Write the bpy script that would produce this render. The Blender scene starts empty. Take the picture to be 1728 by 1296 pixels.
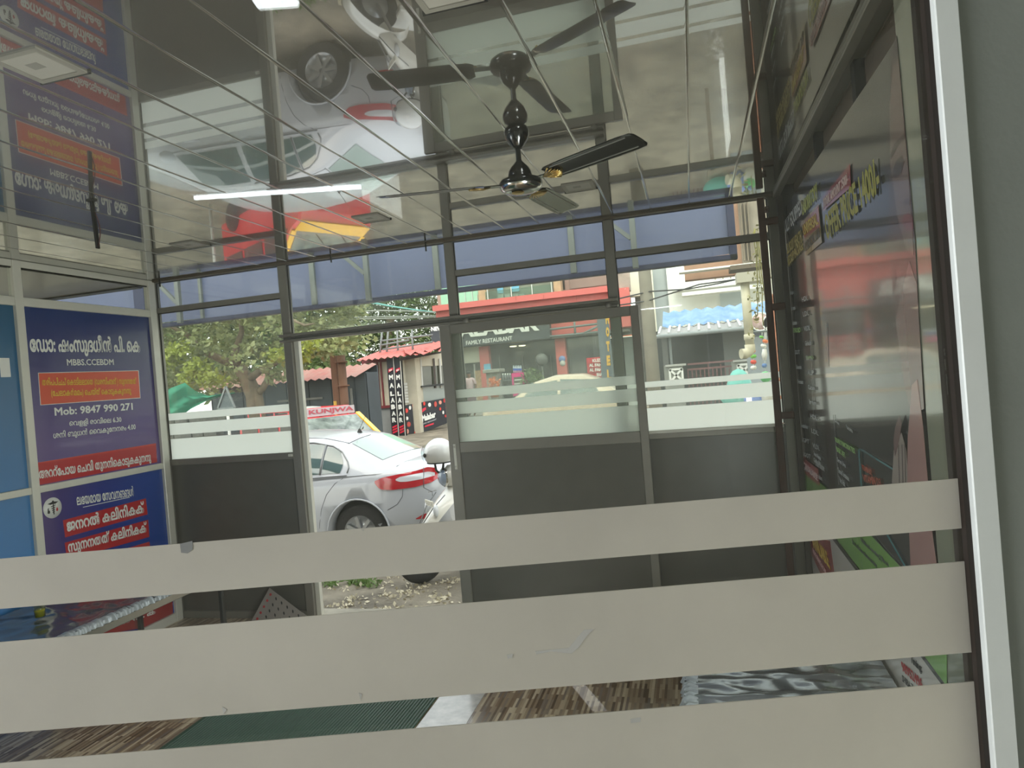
import bpy, bmesh, math, random
from mathutils import Vector, Matrix
random.seed(7)
C = bpy.context.scene.collection
sc = bpy.context.scene
# ---------------------------------------------------------------- camera, sky, sun, exposure
CAM = Vector((0.0, 0.0, 1.70))
M = Matrix(((0.96415147, 0.25184268, -0.08358957), (-0.07924639, -0.02735748, -0.99647959), (-0.25324289, 0.96738143, -0.00641913)))
F = 1161.35
cd = bpy.data.cameras.new('camera'); cam = bpy.data.objects.new('camera', cd); C.objects.link(cam)
cd.sensor_width = 36.0; cd.lens = F / 1728 * 36.0; cd.clip_start = 0.02; cd.clip_end = 300
R = Matrix((M[0], -M[1], -M[2])).transposed()
cam.matrix_world = Matrix.Translation(CAM) @ R.to_4x4()
sc.camera = cam
w = bpy.data.worlds.new('sky'); sc.world = w; w.use_nodes = True
nt = w.node_tree; bg = nt.nodes['Background']
sky = nt.nodes.new('ShaderNodeTexSky'); sky.sky_type = 'NISHITA'; sky.sun_disc = False
sky.sun_elevation = math.radians(55); sky.sun_rotation = math.radians(200); sky.dust_density = 3.0; sky.air_density = 1.2
mixw = nt.nodes.new('ShaderNodeMixRGB'); mixw.inputs[0].default_value = 0.55; mixw.inputs[2].default_value = (8.0, 7.9, 7.7, 1)
nt.links.new(sky.outputs[0], mixw.inputs[1]); nt.links.new(mixw.outputs[0], bg.inputs[0]); bg.inputs[1].default_value = 0.33
sun_d = bpy.data.lights.new('sun', 'SUN'); sun = bpy.data.objects.new('sun', sun_d); C.objects.link(sun)
sun_d.energy = 0.7; sun_d.angle = math.radians(2.5); sun_d.color = (1.0, 0.95, 0.86)
sun.rotation_euler = Vector((-0.28, 0.50, -0.9)).to_track_quat('-Z', 'Y').to_euler()
sc.view_settings.view_transform = 'Standard'; sc.view_settings.look = 'None'
sc.view_settings.exposure = 0.75; sc.view_settings.gamma = 1.0; sc.view_settings.use_curve_mapping = False
sc.cycles.max_bounces = 10; sc.cycles.transparent_max_bounces = 24; sc.cycles.diffuse_bounces = 4
sc.cycles.sample_clamp_indirect = 6.0
FWD = Vector((-0.2532, 0.9674, 0)).normalized(); UU = Vector((FWD.y, -FWD.x, 0)); GD = 0.57
TH = math.atan2(UU.y, UU.x)
def area(name, loc, rot, sx, sy, power, col=(1, 1, 1)):
    l = bpy.data.lights.new(name, 'AREA'); l.shape = 'RECTANGLE'; l.size = sx; l.size_y = sy; l.energy = power; l.color = col
    o = bpy.data.objects.new(name, l); C.objects.link(o); o.location = loc; o.rotation_euler = rot; return o
LP = CAM + FWD * -0.75 + UU * -3.1   # fill light added at the side of the room behind, no window built
area('back_room_fill', (LP.x, LP.y, 1.75), (0, -math.pi / 2, TH), 1.7, 2.2, 80, (0.95, 0.96, 1.0))

area('right_wall_fill', (0.60, 1.15, 0.80), (0, math.pi / 2, 0), 1.15, 0.85, 66, (0.95, 0.97, 1.0))   # added fill light low at the right wall, unseen behind the near frame
area('left_wall_fill', (-4.02, 0.35, 0.70), (0, -math.pi / 2, 0), 1.0, 1.3, 26, (0.95, 0.97, 1.0))   # added fill light low at the left wall, out of view, no doorway
# ---------------------------------------------------------------- pixel -> point on a known plane
def ray(x, y):
    v = Vector(((x - 864) / F, (y - 648) / F, 1.0)); return M.transposed() @ v
def PY(x, y, Y): r = ray(x, y); return CAM + r * (Y / r.y)
def PX(x, y, X): r = ray(x, y); return CAM + r * (X / r.x)
def PZ(x, y, Z): r = ray(x, y); return CAM + r * ((Z - CAM.z) / r.z)
def PG(x, y):   # on the near glass: returns (u, z)
    r = ray(x, y); p = r * (GD / r.dot(FWD)); return p.dot(UU), CAM.z + p.z
def GP(u, z, d=0.0): return CAM + UU * u + FWD * (GD + d) + Vector((0, 0, z - CAM.z))

# ---------------------------------------------------------------- materials
def lin(c):
    return tuple(((v / 255) / 12.92 if v / 255 <= 0.04045 else ((v / 255 + 0.055) / 1.055) ** 2.4) for v in c) + (1.0,)
MATS = {}
def mat(name, col, rough=0.5, metal=0.0, spec=0.5, var=0.0, vscale=6.0, coat=0.0, bump=0.0, bscale=40.0, stretch=(1, 1, 1), emit=None, estr=0.0, trans=0.0, col2=None):
    if name in MATS: return MATS[name]
    m = bpy.data.materials.new(name); m.use_nodes = True; n = m.node_tree; b = n.nodes['Principled BSDF']
    c = lin(col); b.inputs['Base Color'].default_value = c
    b.inputs['Roughness'].default_value = rough; b.inputs['Metallic'].default_value = metal
    b.inputs['Specular IOR Level'].default_value = spec
    b.inputs['Coat Weight'].default_value = coat; b.inputs['Coat Roughness'].default_value = 0.05
    if emit: b.inputs['Emission Color'].default_value = lin(emit); b.inputs['Emission Strength'].default_value = estr
    if var > 0 or bump > 0:
        tc = n.nodes.new('ShaderNodeTexCoord'); mp = n.nodes.new('ShaderNodeMapping'); mp.inputs['Scale'].default_value = stretch
        n.links.new(tc.outputs['Object'], mp.inputs[0])
    if var > 0:
        no = n.nodes.new('ShaderNodeTexNoise'); no.inputs['Scale'].default_value = vscale; no.inputs['Detail'].default_value = 6; no.inputs['Roughness'].default_value = 0.65
        n.links.new(mp.outputs[0], no.inputs['Vector'])
        mx = n.nodes.new('ShaderNodeMixRGB'); mr = n.nodes.new('ShaderNodeMapRange'); mr.inputs[1].default_value = 0.3; mr.inputs[2].default_value = 0.7
        n.links.new(no.outputs[0], mr.inputs[0]); n.links.new(mr.outputs[0], mx.inputs[0])
        c2 = lin(col2) if col2 else c
        mx.inputs[1].default_value = tuple(min(1, v * (1 - var)) for v in c[:3]) + (1,)
        mx.inputs[2].default_value = tuple(min(1, v * (1 + (0 if col2 else var))) for v in c2[:3]) + (1,)
        n.links.new(mx.outputs[0], b.inputs['Base Color'])
    if bump > 0:
        n2 = n.nodes.new('ShaderNodeTexNoise'); n2.inputs['Scale'].default_value = bscale; n2.inputs['Detail'].default_value = 4
        n.links.new(mp.outputs[0], n2.inputs['Vector'])
        bp = n.nodes.new('ShaderNodeBump'); bp.inputs['Strength'].default_value = bump; bp.inputs['Distance'].default_value = 0.02
        n.links.new(n2.outputs[0], bp.inputs['Height']); n.links.new(bp.outputs[0], b.inputs['Normal'])
    if trans > 0:
        t = n.nodes.new('ShaderNodeBsdfTranslucent'); t.inputs[0].default_value = c
        mxs = n.nodes.new('ShaderNodeMixShader'); mxs.inputs[0].default_value = trans
        n.links.new(b.outputs[0], mxs.inputs[1]); n.links.new(t.outputs[0], mxs.inputs[2])
        n.links.new(mxs.outputs[0], n.nodes['Material Output'].inputs[0])
    MATS[name] = m; return m
def glass(name, tint, ior=1.5, haze=0.0):
    if name in MATS: return MATS[name]
    m = bpy.data.materials.new(name); m.use_nodes = True; n = m.node_tree; n.nodes.clear()
    out = n.nodes.new('ShaderNodeOutputMaterial'); t = n.nodes.new('ShaderNodeBsdfTransparent'); t.inputs[0].default_value = lin(tint)
    g = n.nodes.new('ShaderNodeBsdfGlossy'); g.inputs['Roughness'].default_value = 0.0
    f = n.nodes.new('ShaderNodeFresnel'); mx = n.nodes.new('ShaderNodeMixShader')
    gg = n.nodes.new('ShaderNodeNewGeometry'); mi = n.nodes.new('ShaderNodeMapRange'); mi.inputs[3].default_value = ior; mi.inputs[4].default_value = 1 / ior   # same reflectance on both faces of the thin pane
    n.links.new(gg.outputs['Backfacing'], mi.inputs[0]); n.links.new(mi.outputs[0], f.inputs[0])
    n.links.new(f.outputs[0], mx.inputs[0]); n.links.new(g.outputs[0], mx.inputs[2])
    if haze > 0:
        d = n.nodes.new('ShaderNodeBsdfTranslucent'); d.inputs[0].default_value = (0.8, 0.82, 0.78, 1)
        no = n.nodes.new('ShaderNodeTexNoise'); no.inputs['Scale'].default_value = 5; mu = n.nodes.new('ShaderNodeMath'); mu.operation = 'MULTIPLY'; mu.inputs[1].default_value = haze * 2
        n.links.new(no.outputs[0], mu.inputs[0])
        m2 = n.nodes.new('ShaderNodeMixShader'); n.links.new(mu.outputs[0], m2.inputs[0])
        n.links.new(t.outputs[0], m2.inputs[1]); n.links.new(d.outputs[0], m2.inputs[2]); n.links.new(m2.outputs[0], mx.inputs[1])
    else: n.links.new(t.outputs[0], mx.inputs[1])
    n.links.new(mx.outputs[0], out.inputs[0]); MATS[name] = m; return m
def gradient_mat(name, axis, a, b_, ca, cb, rough=0.25, cmid=None, coat=0.3):
    m = bpy.data.materials.new(name); m.use_nodes = True; n = m.node_tree; b = n.nodes['Principled BSDF']
    ge = n.nodes.new('ShaderNodeNewGeometry'); sx = n.nodes.new('ShaderNodeSeparateXYZ'); mr = n.nodes.new('ShaderNodeMapRange')
    mr.inputs[1].default_value = a; mr.inputs[2].default_value = b_; n.links.new(ge.outputs['Position'], sx.inputs[0]); n.links.new(sx.outputs[axis], mr.inputs[0])
    cr = n.nodes.new('ShaderNodeValToRGB'); cr.color_ramp.elements[0].color = lin(ca); cr.color_ramp.elements[1].color = lin(cb)
    if cmid: e = cr.color_ramp.elements.new(0.5); e.color = lin(cmid)
    n.links.new(mr.outputs[0], cr.inputs[0]); n.links.new(cr.outputs[0], b.inputs['Base Color'])
    b.inputs['Roughness'].default_value = rough; b.inputs['Coat Weight'].default_value = coat; b.inputs['Coat Roughness'].default_value = 0.08
    MATS[name] = m; return m

# ---------------------------------------------------------------- mesh builder
class MB:
    def __init__(s): s.v = []; s.f = []; s.sm = []
    def add(s, vs, fs, smooth=False):
        o = len(s.v); s.v += [Vector(v) for v in vs]; s.f += [tuple(i + o for i in f) for f in fs]; s.sm += [smooth] * len(fs); return s
    def hexa(s, p):   # 8 points: bottom 4 (ccw), top 4
        return s.add(p, [(0, 3, 2, 1), (4, 5, 6, 7), (0, 1, 5, 4), (1, 2, 6, 5), (2, 3, 7, 6), (3, 0, 4, 7)])
    def box(s, lo, hi):
        (a, b, c), (d, e, f) = lo, hi
        return s.hexa([(a, b, c), (d, b, c), (d, e, c), (a, e, c), (a, b, f), (d, b, f), (d, e, f), (a, e, f)])
    def obox(s, c, ax, ay, az):   # centre and three half-axis vectors
        c, ax, ay, az = Vector(c), Vector(ax), Vector(ay), Vector(az)
        return s.hexa([c - ax - ay - az, c + ax - ay - az, c + ax + ay - az, c - ax + ay - az, c - ax - ay + az, c + ax - ay + az, c + ax + ay + az, c - ax + ay + az])
    def beam(s, a, b, w, h, up=(0, 0, 1)):
        a, b = Vector(a), Vector(b); d = (b - a); up = Vector(up)
        x = d.cross(up)
        if x.length < 1e-6: x = d.cross(Vector((1, 0, 0)))
        x.normalize(); y = x.cross(d).normalized()
        return s.obox((a + b) / 2, x * w / 2, d / 2, y * h / 2)
    def tube(s, pts, r, n=10, cap=True, smooth=True):
        pts = [Vector(p) for p in pts]; k = len(pts); rs = r if isinstance(r, (list, tuple)) else [r] * k
        vs = []; prev = None
        for i, p in enumerate(pts):
            d = (pts[min(i + 1, k - 1)] - pts[max(i - 1, 0)]).normalized()
            if prev is None:
                x = d.cross(Vector((0, 0, 1)));
                if x.length < 1e-3: x = d.cross(Vector((1, 0, 0)))
            else: x = prev - d * prev.dot(d)
            x.normalize(); prev = x; y = d.cross(x)
            for j in range(n):
                a = 2 * math.pi * j / n; vs.append(p + (x * math.cos(a) + y * math.sin(a)) * rs[i])
        fs = [(i * n + j, i * n + (j + 1) % n, (i + 1) * n + (j + 1) % n, (i + 1) * n + j) for i in range(k - 1) for j in range(n)]
        s.add(vs, fs, smooth)
        if cap: s.add([vs[j] for j in range(n)][::-1], [tuple(range(n))]); s.add(vs[-n:], [tuple(range(n))])
        return s
    def lathe(s, prof, c, n=24, axis=(0, 0, 1)):
        ax = Vector(axis).normalized(); x = ax.cross(Vector((0, 0, 1)))
        if x.length < 1e-3: x = Vector((1, 0, 0))
        x.normalize(); y = ax.cross(x); c = Vector(c); vs = []
        for r, h in prof:
            for j in range(n):
                a = 2 * math.pi * j / n; vs.append(c + ax * h + (x * math.cos(a) + y * math.sin(a)) * r)
        k = len(prof)
        return s.add(vs, [(i * n + j, i * n + (j + 1) % n, (i + 1) * n + (j + 1) % n, (i + 1) * n + j) for i in range(k - 1) for j in range(n)], True)
    def prism(s, pts, n):    # polygon extruded by vector n
        n = Vector(n); k = len(pts); p = [Vector(q) for q in pts]
        s.add(p + [q + n for q in p], [tuple(range(k))[::-1], tuple(range(k, 2 * k))] + [(i, (i + 1) % k, k + (i + 1) % k, k + i) for i in range(k)])
        return s
    def grid(s, rows, smooth=True, closed=False):
        nr, nc = len(rows), len(rows[0]); vs = [p for r in rows for p in r]
        fs = [(i * nc + j, i * nc + j + 1, (i + 1) * nc + j + 1, (i + 1) * nc + j) for i in range(nr - 1) for j in range(nc - 1)]
        if closed: fs += [(i * nc + nc - 1, i * nc, (i + 1) * nc, (i + 1) * nc + nc - 1) for i in range(nr - 1)]
        return s.add(vs, fs, smooth)
    def ball(s, c, r, n=14, sq=(1, 1, 1)):
        rows = []
        for i in range(n // 2 + 1):
            a = math.pi * i / (n // 2)
            rows.append([Vector(c) + Vector((r * sq[0] * math.sin(a) * math.cos(2 * math.pi * j / n), r * sq[1] * math.sin(a) * math.sin(2 * math.pi * j / n), r * sq[2] * math.cos(a))) for j in range(n + 1)])
        return s.grid(rows)
    def mesh(s, name, inv=None, bevel=0.0):
        me = bpy.data.meshes.new(name); vs = [inv @ v for v in s.v] if inv is not None else s.v
        me.from_pydata([tuple(v) for v in vs], [], s.f); me.polygons.foreach_set('use_smooth', s.sm)
        bm = bmesh.new(); bm.from_mesh(me); bmesh.ops.remove_doubles(bm, verts=bm.verts, dist=1e-5)
        bmesh.ops.recalc_face_normals(bm, faces=bm.faces)
        if bevel > 0:
            ed = [e for e in bm.edges if len(e.link_faces) == 2 and e.calc_face_angle(0) > 0.6]
            bmesh.ops.bevel(bm, geom=ed, offset=bevel, segments=1, affect='EDGES', clamp_overlap=True)
        bm.to_mesh(me); bm.free(); return me
def root_of(o):
    while o.parent: o = o.parent
    return o
RM = {}
def build(name, mb, m, parent=None, bevel=0.0, label=None, kind=None):
    inv = RM[root_of(parent).name].inverted() if parent is not None else None
    me = mb.mesh(name, inv, bevel); me.materials.append(m)
    o = bpy.data.objects.new(name, me); C.objects.link(o)
    if parent is not None: o.parent = parent
    else: RM[o.name] = Matrix.Identity(4)
    if label: o['label'] = label
    if kind: o['kind'] = kind
    return o
def thing(name, label, cat, loc=(0, 0, 0), rz=0.0, group=None, kind=None):
    o = bpy.data.objects.new(name, None); C.objects.link(o); o.location = loc; o.rotation_euler = (0, 0, rz); o.empty_display_size = 0.1
    if label: o['label'] = label
    if cat: o['category'] = cat
    if group: o['group'] = group
    if kind: o['kind'] = kind
    RM[o.name] = Matrix.Translation(Vector(loc)) @ Matrix.Rotation(rz, 4, 'Z'); return o
def struct(name, label=None, loc=(0, 0, 0)): return thing(name, label, None, loc, 0, None, 'structure')
def single(name, mb, m, label, cat, group=None, bevel=0.0, kind=None):   # a thing that is one mesh, origin at its base
    lo = Vector((sum(v.x for v in mb.v) / len(mb.v), sum(v.y for v in mb.v) / len(mb.v), min(v.z for v in mb.v)))
    me = mb.mesh(name, Matrix.Translation(-lo), bevel); me.materials.append(m); o = bpy.data.objects.new(name, me); C.objects.link(o); o.location = lo
    RM[o.name] = Matrix.Translation(lo); o['label'] = label; o['category'] = cat
    if group: o['group'] = group
    if kind: o['kind'] = kind
    return o
def copy_tree(o, parent=None):
    c = o.copy(); C.objects.link(c)
    if parent is not None: c.parent = parent
    for ch in [x for x in bpy.data.objects if x.parent == o]: copy_tree(ch, c)
    return c
FONT = {}
def txt(body, BL, BR, TL, m, parent, bold=0.02, off=0.002, name='lettering', res=2):
    key = (body, bold)
    if key not in FONT:
        d = bpy.data.curves.new('t', 'FONT'); d.body = body; d.size = 1; d.bevel_depth = bold; d.bevel_resolution = 0; d.resolution_u = res
        o = bpy.data.objects.new('t', d); C.objects.link(o); dg = bpy.context.evaluated_depsgraph_get()
        me = bpy.data.meshes.new_from_object(o.evaluated_get(dg)); bpy.data.objects.remove(o)
        FONT[key] = ([v.co.copy() for v in me.vertices], [tuple(p.vertices) for p in me.polygons]); bpy.data.meshes.remove(me)
    vs, fs = FONT[key]
    x0 = min(v.x for v in vs); x1 = max(v.x for v in vs); y0 = min(v.y for v in vs); y1 = max(v.y for v in vs)
    ex, ey = BR - BL, TL - BL; n = ex.cross(ey).normalized()
    mb = MB(); mb.add([BL + ex * ((v.x - x0) / (x1 - x0)) + ey * ((v.y - y0) / (y1 - y0)) + n * (off + (v.z + bold) * 0.02) for v in vs], fs)
    return build(name, mb, m, parent)
def flat(pts, nrm, th=0.001): mb = MB(); return mb.prism(pts, Vector(nrm) * th)
# ---------------------------------------------------------------- room materials
ALU = mat('anodised_aluminium', (126, 122, 114), 0.38, 0.3, var=0.06, vscale=14)
ALUW = mat('white_aluminium', (205, 203, 192), 0.35, 0.1, var=0.04, vscale=10)
DARKP = mat('dark_composite_panel', (86, 83, 77), 0.32, var=0.10, vscale=9)
RUBBER = mat('black_rubber', (18, 16, 14), 0.6)
PANE = glass('window_glass', (246, 249, 246), haze=0.035)
PANEH = glass('dusty_door_glass', (244, 248, 244), haze=0.10)
FILM = mat('frosted_film', (250, 250, 248), 0.7, trans=0.94, var=0.03, vscale=5)
BLACK = mat('black_gloss', (10, 10, 10), 0.18, coat=0.6)
RUST = mat('rust_brown_paint', (70, 40, 28), 0.6, var=0.3, vscale=12)
X0, X1, YF, ZC = -4.134, 0.60, 4.66, 2.73

# ---------------------------------------------------------------- ceiling: glossy PVC strips running towards the street
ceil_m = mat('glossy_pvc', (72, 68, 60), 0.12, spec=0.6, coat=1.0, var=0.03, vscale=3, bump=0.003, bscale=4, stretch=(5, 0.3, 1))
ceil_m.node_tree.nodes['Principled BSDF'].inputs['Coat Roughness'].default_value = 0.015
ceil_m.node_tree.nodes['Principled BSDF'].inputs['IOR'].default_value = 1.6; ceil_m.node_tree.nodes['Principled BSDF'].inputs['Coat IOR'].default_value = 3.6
ceiling = struct('ceiling', 'low ceiling of glossy cream PVC strips that mirrors the street', (0, 0, ZC))
xs = [-1.645 + 0.245 * k for k in range(-11, 11)]
edges = [x for x in xs if X0 + 0.04 < x < X1 - 0.04]; edges = [X0] + edges + [X1]
for a, b in zip(edges[:-1], edges[1:]):
    pr = []; wd = b - a
    for t, h in ((0, 0.0026), (0.0010, 0.0020), (0.0022, 0.0005), (0.005, 0.0001), (0.009, 0), (0.010, 0), (wd - 0.010, 0), (wd - 0.009, 0), (wd - 0.005, 0.0001), (wd - 0.0022, 0.0005), (wd - 0.0010, 0.0020), (wd, 0.0026)):
        pr.append((a + t, ZC + h))
    mb = MB(); mb.grid([[Vector((x, y, z)) for x, z in pr] for y in (-0.55, 1.2, 2.9, YF + 0.03)])
    mb.add([(a, -0.55, ZC + 0.03), (b, -0.55, ZC + 0.03), (b, YF + 0.03, ZC + 0.03), (a, YF + 0.03, ZC + 0.03)], [(0, 1, 2, 3)])
    build('ceiling_panel', mb, ceil_m, ceiling)
build('roof_slab', MB().box((X0 - 0.2, -0.8, ZC + 0.04), (X1 + 0.3, YF + 0.12, ZC + 0.16)), mat('roof_sheet', (120, 118, 112), 0.8), ceiling)
build('edge_trim', MB().box((X1 - 0.02, 0.4, ZC - 0.022), (X1 + 0.02, YF, ZC + 0.012)), ALU, ceiling, 0.003)
build('front_trim', MB().box((X0, YF - 0.03, ZC - 0.014), (X1, YF + 0.02, ZC - 0.001)), mat('brown_trim', (82, 70, 56), 0.5), ceiling)

# ---------------------------------------------------------------- floor: wood-look strips tiles with a marble border tile
def wood_tile_mat():
    m = bpy.data.materials.new('wood_strip_tile'); m.use_nodes = True; n = m.node_tree; b = n.nodes['Principled BSDF']
    tc = n.nodes.new('ShaderNodeTexCoord'); mp = n.nodes.new('ShaderNodeMapping'); mp.inputs['Rotation'].default_value = (0, 0, math.radians(90))
    br = n.nodes.new('ShaderNodeTexBrick'); br.inputs['Scale'].default_value = 1.0; br.inputs['Brick Width'].default_value = 0.16; br.inputs['Row Height'].default_value = 0.0135
    br.inputs['Mortar Size'].default_value = 0.0; br.offset = 0.37; br.squash = 1.0; br.inputs['Color1'].default_value = (0, 0, 0, 1); br.inputs['Color2'].default_value = (1, 1, 1, 1); br.inputs['Bias'].default_value = 0.0
    ge = n.nodes.new('ShaderNodeNewGeometry'); n.links.new(ge.outputs['Position'], mp.inputs[0]); n.links.new(mp.outputs[0], br.inputs[0])
    cr = n.nodes.new('ShaderNodeValToRGB'); e = cr.color_ramp.elements
    e[0].position = 0.0; e[0].color = lin((104, 82, 64)); e[1].position = 1.0; e[1].color = lin((236, 216, 186))
    for p_, c_ in ((0.25, (156, 128, 102)), (0.45, (186, 162, 134)), (0.6, (138, 122, 112)), (0.75, (206, 182, 152))): q = e.new(p_); q.color = lin(c_)
    n.links.new(br.outputs[0], cr.inputs[0])
    no = n.nodes.new('ShaderNodeTexNoise'); no.inputs['Scale'].default_value = 60; mp2 = n.nodes.new('ShaderNodeMapping'); mp2.inputs['Scale'].default_value = (1, 0.08, 1)
    n.links.new(ge.outputs['Position'], mp2.inputs[0]); n.links.new(mp2.outputs[0], no.inputs[0])
    mx = n.nodes.new('ShaderNodeMixRGB'); mx.blend_type = 'MULTIPLY'; mx.inputs[0].default_value = 0.2; n.links.new(cr.outputs[0], mx.inputs[1]); n.links.new(no.outputs[0], mx.inputs[2])
    n.links.new(mx.outputs[0], b.inputs['Base Color']); b.inputs['Roughness'].default_value = 0.28; b.inputs['Coat Weight'].default_value = 0.3; return m
WT = wood_tile_mat()
MARB = mat('white_marble_tile', (214, 208, 204), 0.2, var=0.25, vscale=16, coat=0.3)
floor = struct('floor', 'shop floor of brown wood-strip tiles with a white marble row')
build('slab', MB().box((X0 - 0.1, -4.4, -0.12), (X1 + 0.25, YF + 0.12, -0.008)), mat('grey_cement', (110, 106, 98), 0.85), floor)
def tile_row(xa, xb, m):
    y = -0.5
    while y < YF + 0.05:
        y2 = min(y + 0.598, YF + 0.1)
        build('tile', MB().box((xa + 0.001, y, -0.008), (xb - 0.001, y2, 0.0)), m, floor); y += 0.6
for k in range(6):
    a = -1.478 - 0.6 * (k + 1); b = -1.478 - 0.6 * k
    if b > X0: tile_row(max(a, X0), b, WT)
tile_row(-1.478, -1.23, MARB)
for k in range(4):
    a = -1.23 + 0.6 * k
    if a < 0.7: tile_row(a, min(a + 0.6, 0.70), WT)
# green ribbed mat
MAT1 = mat('green_rib_rubber', (52, 84, 66), 0.55, var=0.12, vscale=5)
mb = MB(); x = -2.70; rows = [[], []]
while x < -1.49:
    for dx, h in ((0, 0.006), (0.004, 0.010), (0.010, 0.010), (0.014, 0.006)):
        rows[0].append(Vector((x + dx, 1.9, h))); rows[1].append(Vector((x + dx, 4.5, h)))
    x += 0.018
mb.grid(rows, False); mb.box((-2.72, 1.9, 0.0005), (-1.485, 4.5, 0.0058))
single('floor_mat', mb, MAT1, 'long dark green ribbed mat lying on the shop floor towards the door', 'mat')

# ---------------------------------------------------------------- front wall (aluminium frames and dark panels)
wf = struct('wall_front', 'front wall of aluminium frames with dark lower panels')
def post(xa, xb, za=0.0, zb=ZC - 0.014, ya=YF, yb=YF + 0.06, m=ALU, par=None, nm='post'): return build(nm, MB().box((xa, ya, za), (xb, yb, zb)), m, par or wf, 0.003)
def rail(xa, xb, za, zb, ya=YF + 0.005, yb=YF + 0.055, m=ALU, par=None, nm='rail'): return build(nm, MB().box((xa, ya, za), (xb, yb, zb)), m, par or wf, 0.003)
post(X0 - 0.03, -4.125); post(-2.995, -2.925); post(-1.64, -1.575); post(-0.50, -0.435); post(0.545, 0.64)
rail(-4.125, -2.995, 2.47, 2.512); rail(-1.575, -0.5, 2.47, 2.512); rail(-0.435, 0.545, 2.455, 2.50)
rail(-4.125, -2.995, 1.235, 1.285); rail(-4.125, -2.995, 0.0, 0.06)
rail(-1.575, 0.545, 1.225, 1.275); rail(-1.575, 0.545, 0.0, 0.05)
rail(-2.995, -0.44, 2.135, 2.185); build('door_track', MB().box((-3.0, YF - 0.045, 2.125), (-0.44, YF + 0.0, 2.142)), ALU, wf, 0.002)
build('door_track', MB().box((-3.0, YF - 0.045, 2.165), (-0.44, YF + 0.0, 2.185)), ALU, wf, 0.002)
build('door_jamb', MB().box((-2.925, YF + 0.03, 0.0), (-2.885, YF + 0.07, 2.135)), ALUW, wf, 0.002)  # pale colour stands for the lit edge of the outer frame
build('lower_panel', MB().box((-4.125, YF + 0.02, 0.06), (-2.995, YF + 0.032, 1.235)), DARKP, wf)
build('lower_panel', MB().box((-1.575, YF + 0.02, 0.05), (-0.5, YF + 0.032, 1.225)), DARKP, wf)
build('lower_panel', MB().box((-0.435, YF + 0.02, 0.05), (0.545, YF + 0.032, 1.225)), DARKP, wf)
build('sill_strip', MB().box((-0.435, YF - 0.02, 1.262), (0.53, YF + 0.005, 1.282)), ALUW, wf, 0.003)
for xa in (-3.03, 0.50): build('bracket', MB().box((xa, YF - 0.012, 1.255), (xa + 0.035, YF + 0.004, 1.275)), ALUW, wf, 0.002)
nwin = [0]
def window(xa, xb, za, zb, bands=(), lab=None, y=YF + 0.03):
    nwin[0] += 1; w_ = struct('window_%d' % nwin[0], lab, ((xa + xb) / 2, y, za))
    build('pane', MB().box((xa - 0.004, y, za - 0.004), (xb + 0.004, y + 0.005, zb + 0.004)), PANE, w_)
    for a, b in bands: build('film_strip', MB().box((xa, y - 0.0016, a), (xb, y - 0.0004, b)), FILM, w_)
    # gaskets round the pane
    for p, q in (((xa, y - 0.008, za), (xa + 0.006, y - 0.001, zb)), ((xb - 0.006, y - 0.008, za), (xb, y - 0.001, zb)), ((xa, y - 0.008, zb - 0.006), (xb, y - 0.001, zb))):
        build('gasket', MB().box(p, q), RUBBER, w_)
    return w_
def bz(px, ys, Y=YF): return [PY(px, y, Y).z for y in ys]
z = bz(380, (690.5, 702.5, 708.5, 728, 735, 772)); window(-4.125, -2.995, 1.285, 2.47, ((z[1], z[0]), (z[3], z[2]), (1.285, z[4])), 'left shop window with three white frosted bands')
window(-4.125, -2.995, 2.512, ZC - 0.014, (), 'narrow transom over the left window')
window(-1.575, -0.5, 2.185, 2.47, (), 'transom over the sliding door leaf'); window(-1.575, -0.5, 2.512, ZC - 0.014, (), 'top transom between the middle posts')
z = bz(1200, (636, 646, 652, 676, 682, 730)); window(-0.435, 0.545, 1.28, 2.455, ((z[1], z[0]), (z[3], z[2]), (1.28, z[4])), 'right shop window with three white frosted bands')
window(-0.435, 0.545, 2.50, ZC - 0.014, (), 'top transom at the right end')
window(-2.925, -1.64, 2.185, ZC - 0.014, (), 'wide fanlight above the open doorway')
window(-1.575, -0.5, 1.275, 2.135, (), 'fixed pane behind the sliding door leaf')
# sliding door leaf slid open to the right
dr = struct('door_1', 'glazed sliding door leaf slid open to the right', (-1.0, 4.60, 0.0)); YD = 4.59
for xa, xb in ((-1.70, -1.62), (-0.36, -0.305)): build('stile', MB().box((xa, YD, 0.015), (xb, YD + 0.035, 2.12)), ALU, dr, 0.003)
for za, zb in ((2.055, 2.12), (1.215, 1.29), (0.015, 0.09)): build('rail', MB().box((-1.62, YD + 0.002, za), (-0.36, YD + 0.033, zb)), ALU, dr, 0.003)
build('lower_panel', MB().box((-1.62, YD + 0.012, 0.09), (-0.36, YD + 0.022, 1.215)), DARKP, dr)
build('pane', MB().box((-1.622, YD + 0.015, 1.288), (-0.358, YD + 0.02, 2.057)), PANEH, dr)
z = bz(900, (647.5, 662, 669, 690, 696), YD)
for a, b in ((z[1], z[0]), (z[3], z[2]), (1.29, z[4])): build('film_strip', MB().box((-1.62, YD + 0.0125, a), (-0.36, YD + 0.0145, b)), FILM, dr)
h = build('latch_plate', MB().box((-1.668, YD - 0.005, 1.10), (-1.648, YD + 0.001, 1.28)), ALUW, dr, 0.002)
build('screw', MB().lathe([(0.0, -0.004), (0.006, -0.004), (0.007, 0)], (-1.658, YD - 0.005, 1.26), 10, (0, 1, 0)), ALUW, h)
build('screw', MB().lathe([(0.0, -0.004), (0.006, -0.004), (0.007, 0)], (-1.658, YD - 0.005, 1.12), 10, (0, 1, 0)), ALUW, h)
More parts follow.
